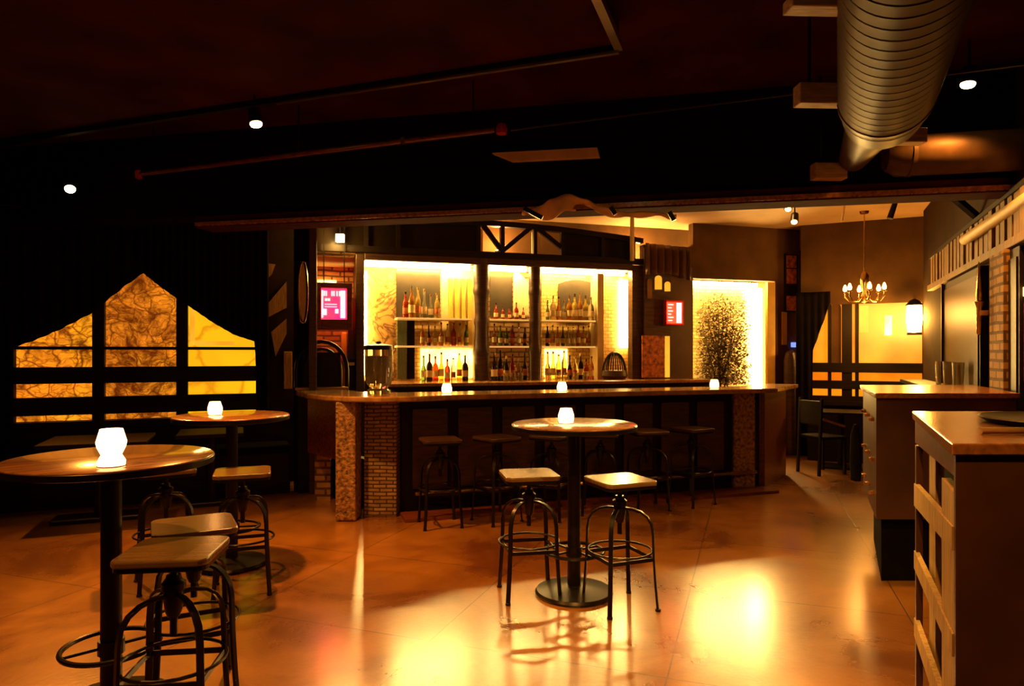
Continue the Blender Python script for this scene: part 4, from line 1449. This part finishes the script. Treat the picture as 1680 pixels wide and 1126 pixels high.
# ------------------------------------------------------------------ ceiling objects
RD, RS = Vector((.434, .901, 0)), Vector((.901, -.434, 0))
DR, DZ = .235, 2.90
def dpt(L, z=DZ, off=0.0):
    p_ = RD * L + RS * (DR + off)
    return Vector((p_.x, p_.y, z))
dq = thing('spiral_duct', 'large ribbed metal air duct running along the ceiling towards the header', 'air duct')
bm = MB()
pts, rr = [], []
L = 1.2
while L < 4.12:
    for dl_, r_ in ((0, DR), (.066, DR + .004), (.071, DR - .018), (.086, DR - .018), (.090, DR)):
        pts.append(dpt(L + dl_))
        rr.append(r_)
    L += .094
bm.tube(pts, rr, 48)
bm.build('ribbed_tube', 'duct', dq, smooth=True)
MB().tube([dpt(4.10), dpt(4.35), dpt(4.45)], [DR + .008, DR * .94, DR * .90], 40).build('collar', 'duct', dq, smooth=True)
MB().tube([dpt(4.45, DZ, -.01), dpt(4.9, 2.93, -.06), dpt(5.62, 2.96, -.13)], [DR * .72, DR * .60, .10], 32).build('tapered_end', 'duct', dq, smooth=True)
for k, L in enumerate((1.6, 3.0, 4.05)):
    p_ = dpt(L)
    MB().bar(p_ + Vector((0, 0, DR)), Vector((p_.x, p_.y, 3.6)), .03, .004).build('hanger_strap', 'steel', dq)
d2 = thing('branch_duct', 'smooth round duct running right along the header from the ribbed duct', 'air duct')
e0, e1 = H.pt(H.u(1452, -.2), -.20, 2.95), H.pt(H.u(1684, -.2), -.20, 2.95)
MB().tube([e0, e0.lerp(e1, .08), e1], [.10, .145, .145], 36).build('tube', 'duct', d2, smooth=True)
MB().tube([e0.lerp(e1, .16), e0.lerp(e1, .19)], [.152, .152], 36).build('joint_band', 'duct', d2, smooth=True)
for nm, x0, x1, y0, y1, d in (('pale wooden plank under the ceiling left of the ribbed duct, topmost one', 1300, 1400, -4, 8, 2.66),
                              ('pale wooden plank under the ceiling crossing left of the ribbed duct', 1313, 1400, 134, 168, 3.66),
                              ('pale wooden plank sticking out right of the ribbed duct end', 1452, 1524, 208, 232, 4.2),
                              ('pale wooden plank against the header left of the duct end', 1338, 1392, 266, 292, 5.05)):
    a, b = at(x0, y1, d), at(x1, y0, d)
    t = thing('wooden_plank', nm, 'plank', (a.x, d, a.z), .04, 'planks around the duct')
    w_ = b.x - a.x
    MB().box(0, w_, 0, .09, 0, max(.05, b.z - a.z)).build('plank_body', 'oakh', t, bevel=.005)
    MB().bar((w_ * .25, .045, b.z - a.z), (w_ * .25, .045, 3.6 - a.z), .012, .012).build('hanger_rod', 'iron', t)

sp = thing('sprinkler_pipe', 'thin pipe with a red valve running below the ceiling before the header', 'pipe')
a, b = at(228, 286, 6.28), at(812, 213, 5.1)
c = b + (b - a) * 1.05
MB().tube([a, b], .022, 10).build('copper_run', 'redwood', sp, smooth=True)
MB().tube([b + Vector((.12, 0, 0)), c], .012, 8).build('thin_run', 'iron', sp, smooth=True)
MB().lathe([(0, -.04), (.04, -.035), (.045, 0), (.03, .04), (0, .05)], b + Vector((.05, -.01, 0)), 14).build('red_valve', 'redpaint', sp, smooth=True)
MB().lathe([(0, -.05), (.03, -.04), (.034, .03), (0, .04)], a, 12).build('end_fitting', 'redpaint', sp, smooth=True)
MB().lathe([(0, -.03), (.026, -.025), (.026, .025), (0, .03)], a.lerp(b, .78), 12).build('fitting', 'brass', sp, smooth=True)
f = MB()
for t in (.05, .5, .95):
    q_ = a.lerp(b, t)
    f.bar(q_, Vector((q_.x, q_.y, 3.6)), .01, .01)
f.build('hanger', 'iron', sp)

wb = in_frame('wooden_batten', H, 'pale flat batten fixed on the dark header above the bar', 'batten')
pl = [H.uz(a, b, -.04) for a, b in ((808, 252), (840, 265), (984, 258), (980, 243))]
MB().plate(pl, -.06, -.002).build('batten_body', 'cloth', wb)

# cloth draped below the header
cw = in_frame('draped_cloth', H, 'pale cloth tied in a wave below the header above the bar', 'cloth')
bm = bmesh.new()
upc = [(855, 347), (862, 345), (884, 338), (905, 326), (932, 318), (960, 326), (985, 338), (1030, 348), (1060, 347), (1110, 352)]
loc_ = [(855, 350), (862, 352), (884, 358), (905, 357), (932, 345), (960, 335), (985, 350), (1030, 356), (1060, 352), (1110, 357)]
g = []
def interp(c, x):
    for (xa, ya), (xb, yb) in zip(c, c[1:]):
        if xa <= x <= xb:
            t = (x - xa) / (xb - xa)
            t = t * t * (3 - 2 * t)
            return ya + (yb - ya) * t
for i in range(61):
    px = 856 + 254 * i / 60
    ya, yb = interp(upc, px), interp(loc_, px)
    row = []
    for j in range(5):
        s_ = j / 4
        uu, zz = H.uz(px, ya + (yb - ya) * s_, -.12)
        row.append(bm.verts.new((uu, -.12 - .05 * math.sin(i * .5) * s_ + .05 * s_, zz)))
    g.append(row)
for i in range(60):
    for j in range(4):
        bm.faces.new((g[i][j], g[i + 1][j], g[i + 1][j + 1], g[i][j + 1]))
mb_ = MB(); mb_.bm.free(); mb_.bm = bm
o = mb_.build('cloth_body', 'cloth', cw, smooth=True)
o.modifiers.new('t', 'SOLIDIFY').thickness = .01
for a, b in (((860, 342), (890, 358)), ((1002, 340), (1010, 352)), ((1098, 348), (1106, 362))):
    A_, B_ = H.uz(*a, -.2), H.uz(*b, -.2)
    MB().bar((A_[0], -.2, A_[1]), (B_[0], -.2, B_[1]), .03, .035).build('tie', 'iron', cw)


def spotlight(label, loc, aim, power, lens=.045, angle=80, blend=.9, ztop=3.6, col=ORANGE, group='ceiling spotlights'):
    t = thing('spotlight', label, 'spotlight', loc, 0, group)
    d = (Vector(aim) - Vector(loc)).normalized()
    MB().tube([-d * .12, -d * .11, d * .0], [.03, .045, .05], 16).build('canister', 'iron', t, smooth=True)
    MB().tube([d * .001, d * .014], [lens, lens * .9], 16).build('lens', 'lamp', t, smooth=True)
    MB().bar(-d * .08, Vector((-d.x * .08, -d.y * .08, ztop - loc[2])), .012, .012).build('stem', 'iron', t)
    light('spot_beam', 'SPOT', d * .04, power, col, aim=d, size=.04, angle=angle, blend=blend, parent=t)
    return t


s1, s2, s3 = at(115, 310, 6.2), at(420, 203, 5.05), at(1588, 138, 4.5)
spotlight('glowing ceiling spotlight above the black curtain at the far left', s1, (-2.8, 4.3, 0), 420)
spotlight('glowing ceiling spotlight between the dropped panel edge and the pipe', s2, (-1.25, 4.6, 0), 600, angle=96)
spotlight('glowing ceiling spotlight right of the ribbed duct', s3, (2.5, 4.3, 0), 210, angle=125)
for i, (px, py) in enumerate(((1293, 343), (1303, 364))):
    p_ = at(px, py, 8.3)
    spotlight(['upper of the two small track spotlights over the bar corner', 'lower of the two small track spotlights over the bar corner'][i],
              p_, (2.6, 7.0, 0), 35, .035, 90, ztop=3.4, group='track spotlights')
tk = thing('track_head', 'black unlit track head with bright glints near the chandelier', 'spotlight', at(1464, 345, 8.0))
MB().tube([(-.03, 0, -.10), (.03, 0, .08)], [.035, .03], 12).build('canister', 'iron', tk, smooth=True)
MB().bar((.03, 0, .08), (.03, 0, 3.4 - tk.location.z), .012, .012).build('stem', 'steel', tk)
wst = thing('ceiling_strip', 'short pale strip hanging from the bar ceiling left of the chandelier rod', 'strip', at(1381, 345, 8.6))
MB().bar((.0, 0, -.14), (.03, 0, 3.4 - wst.location.z), .05, .012).build('strip_body', 'creampaint', wst)
# unseen spotlights added to brighten the floor, above and ahead of the camera
spotlight('added unseen spotlight above the nearest round table', (-2.1, 1.6, 3.38), (-1.9, 3.3, 0), 300, ztop=3.44)
spotlight('added unseen spotlight above the middle of the room', (.3, 1.0, 3.38), (.9, 3.2, 0), 300, ztop=3.44)
spotlight('added unseen spotlight aimed at the centre high table', (.3, 2.5, 3.38), (1.4, 4.1, 0), 430, angle=58, ztop=3.44, col=GOLD)
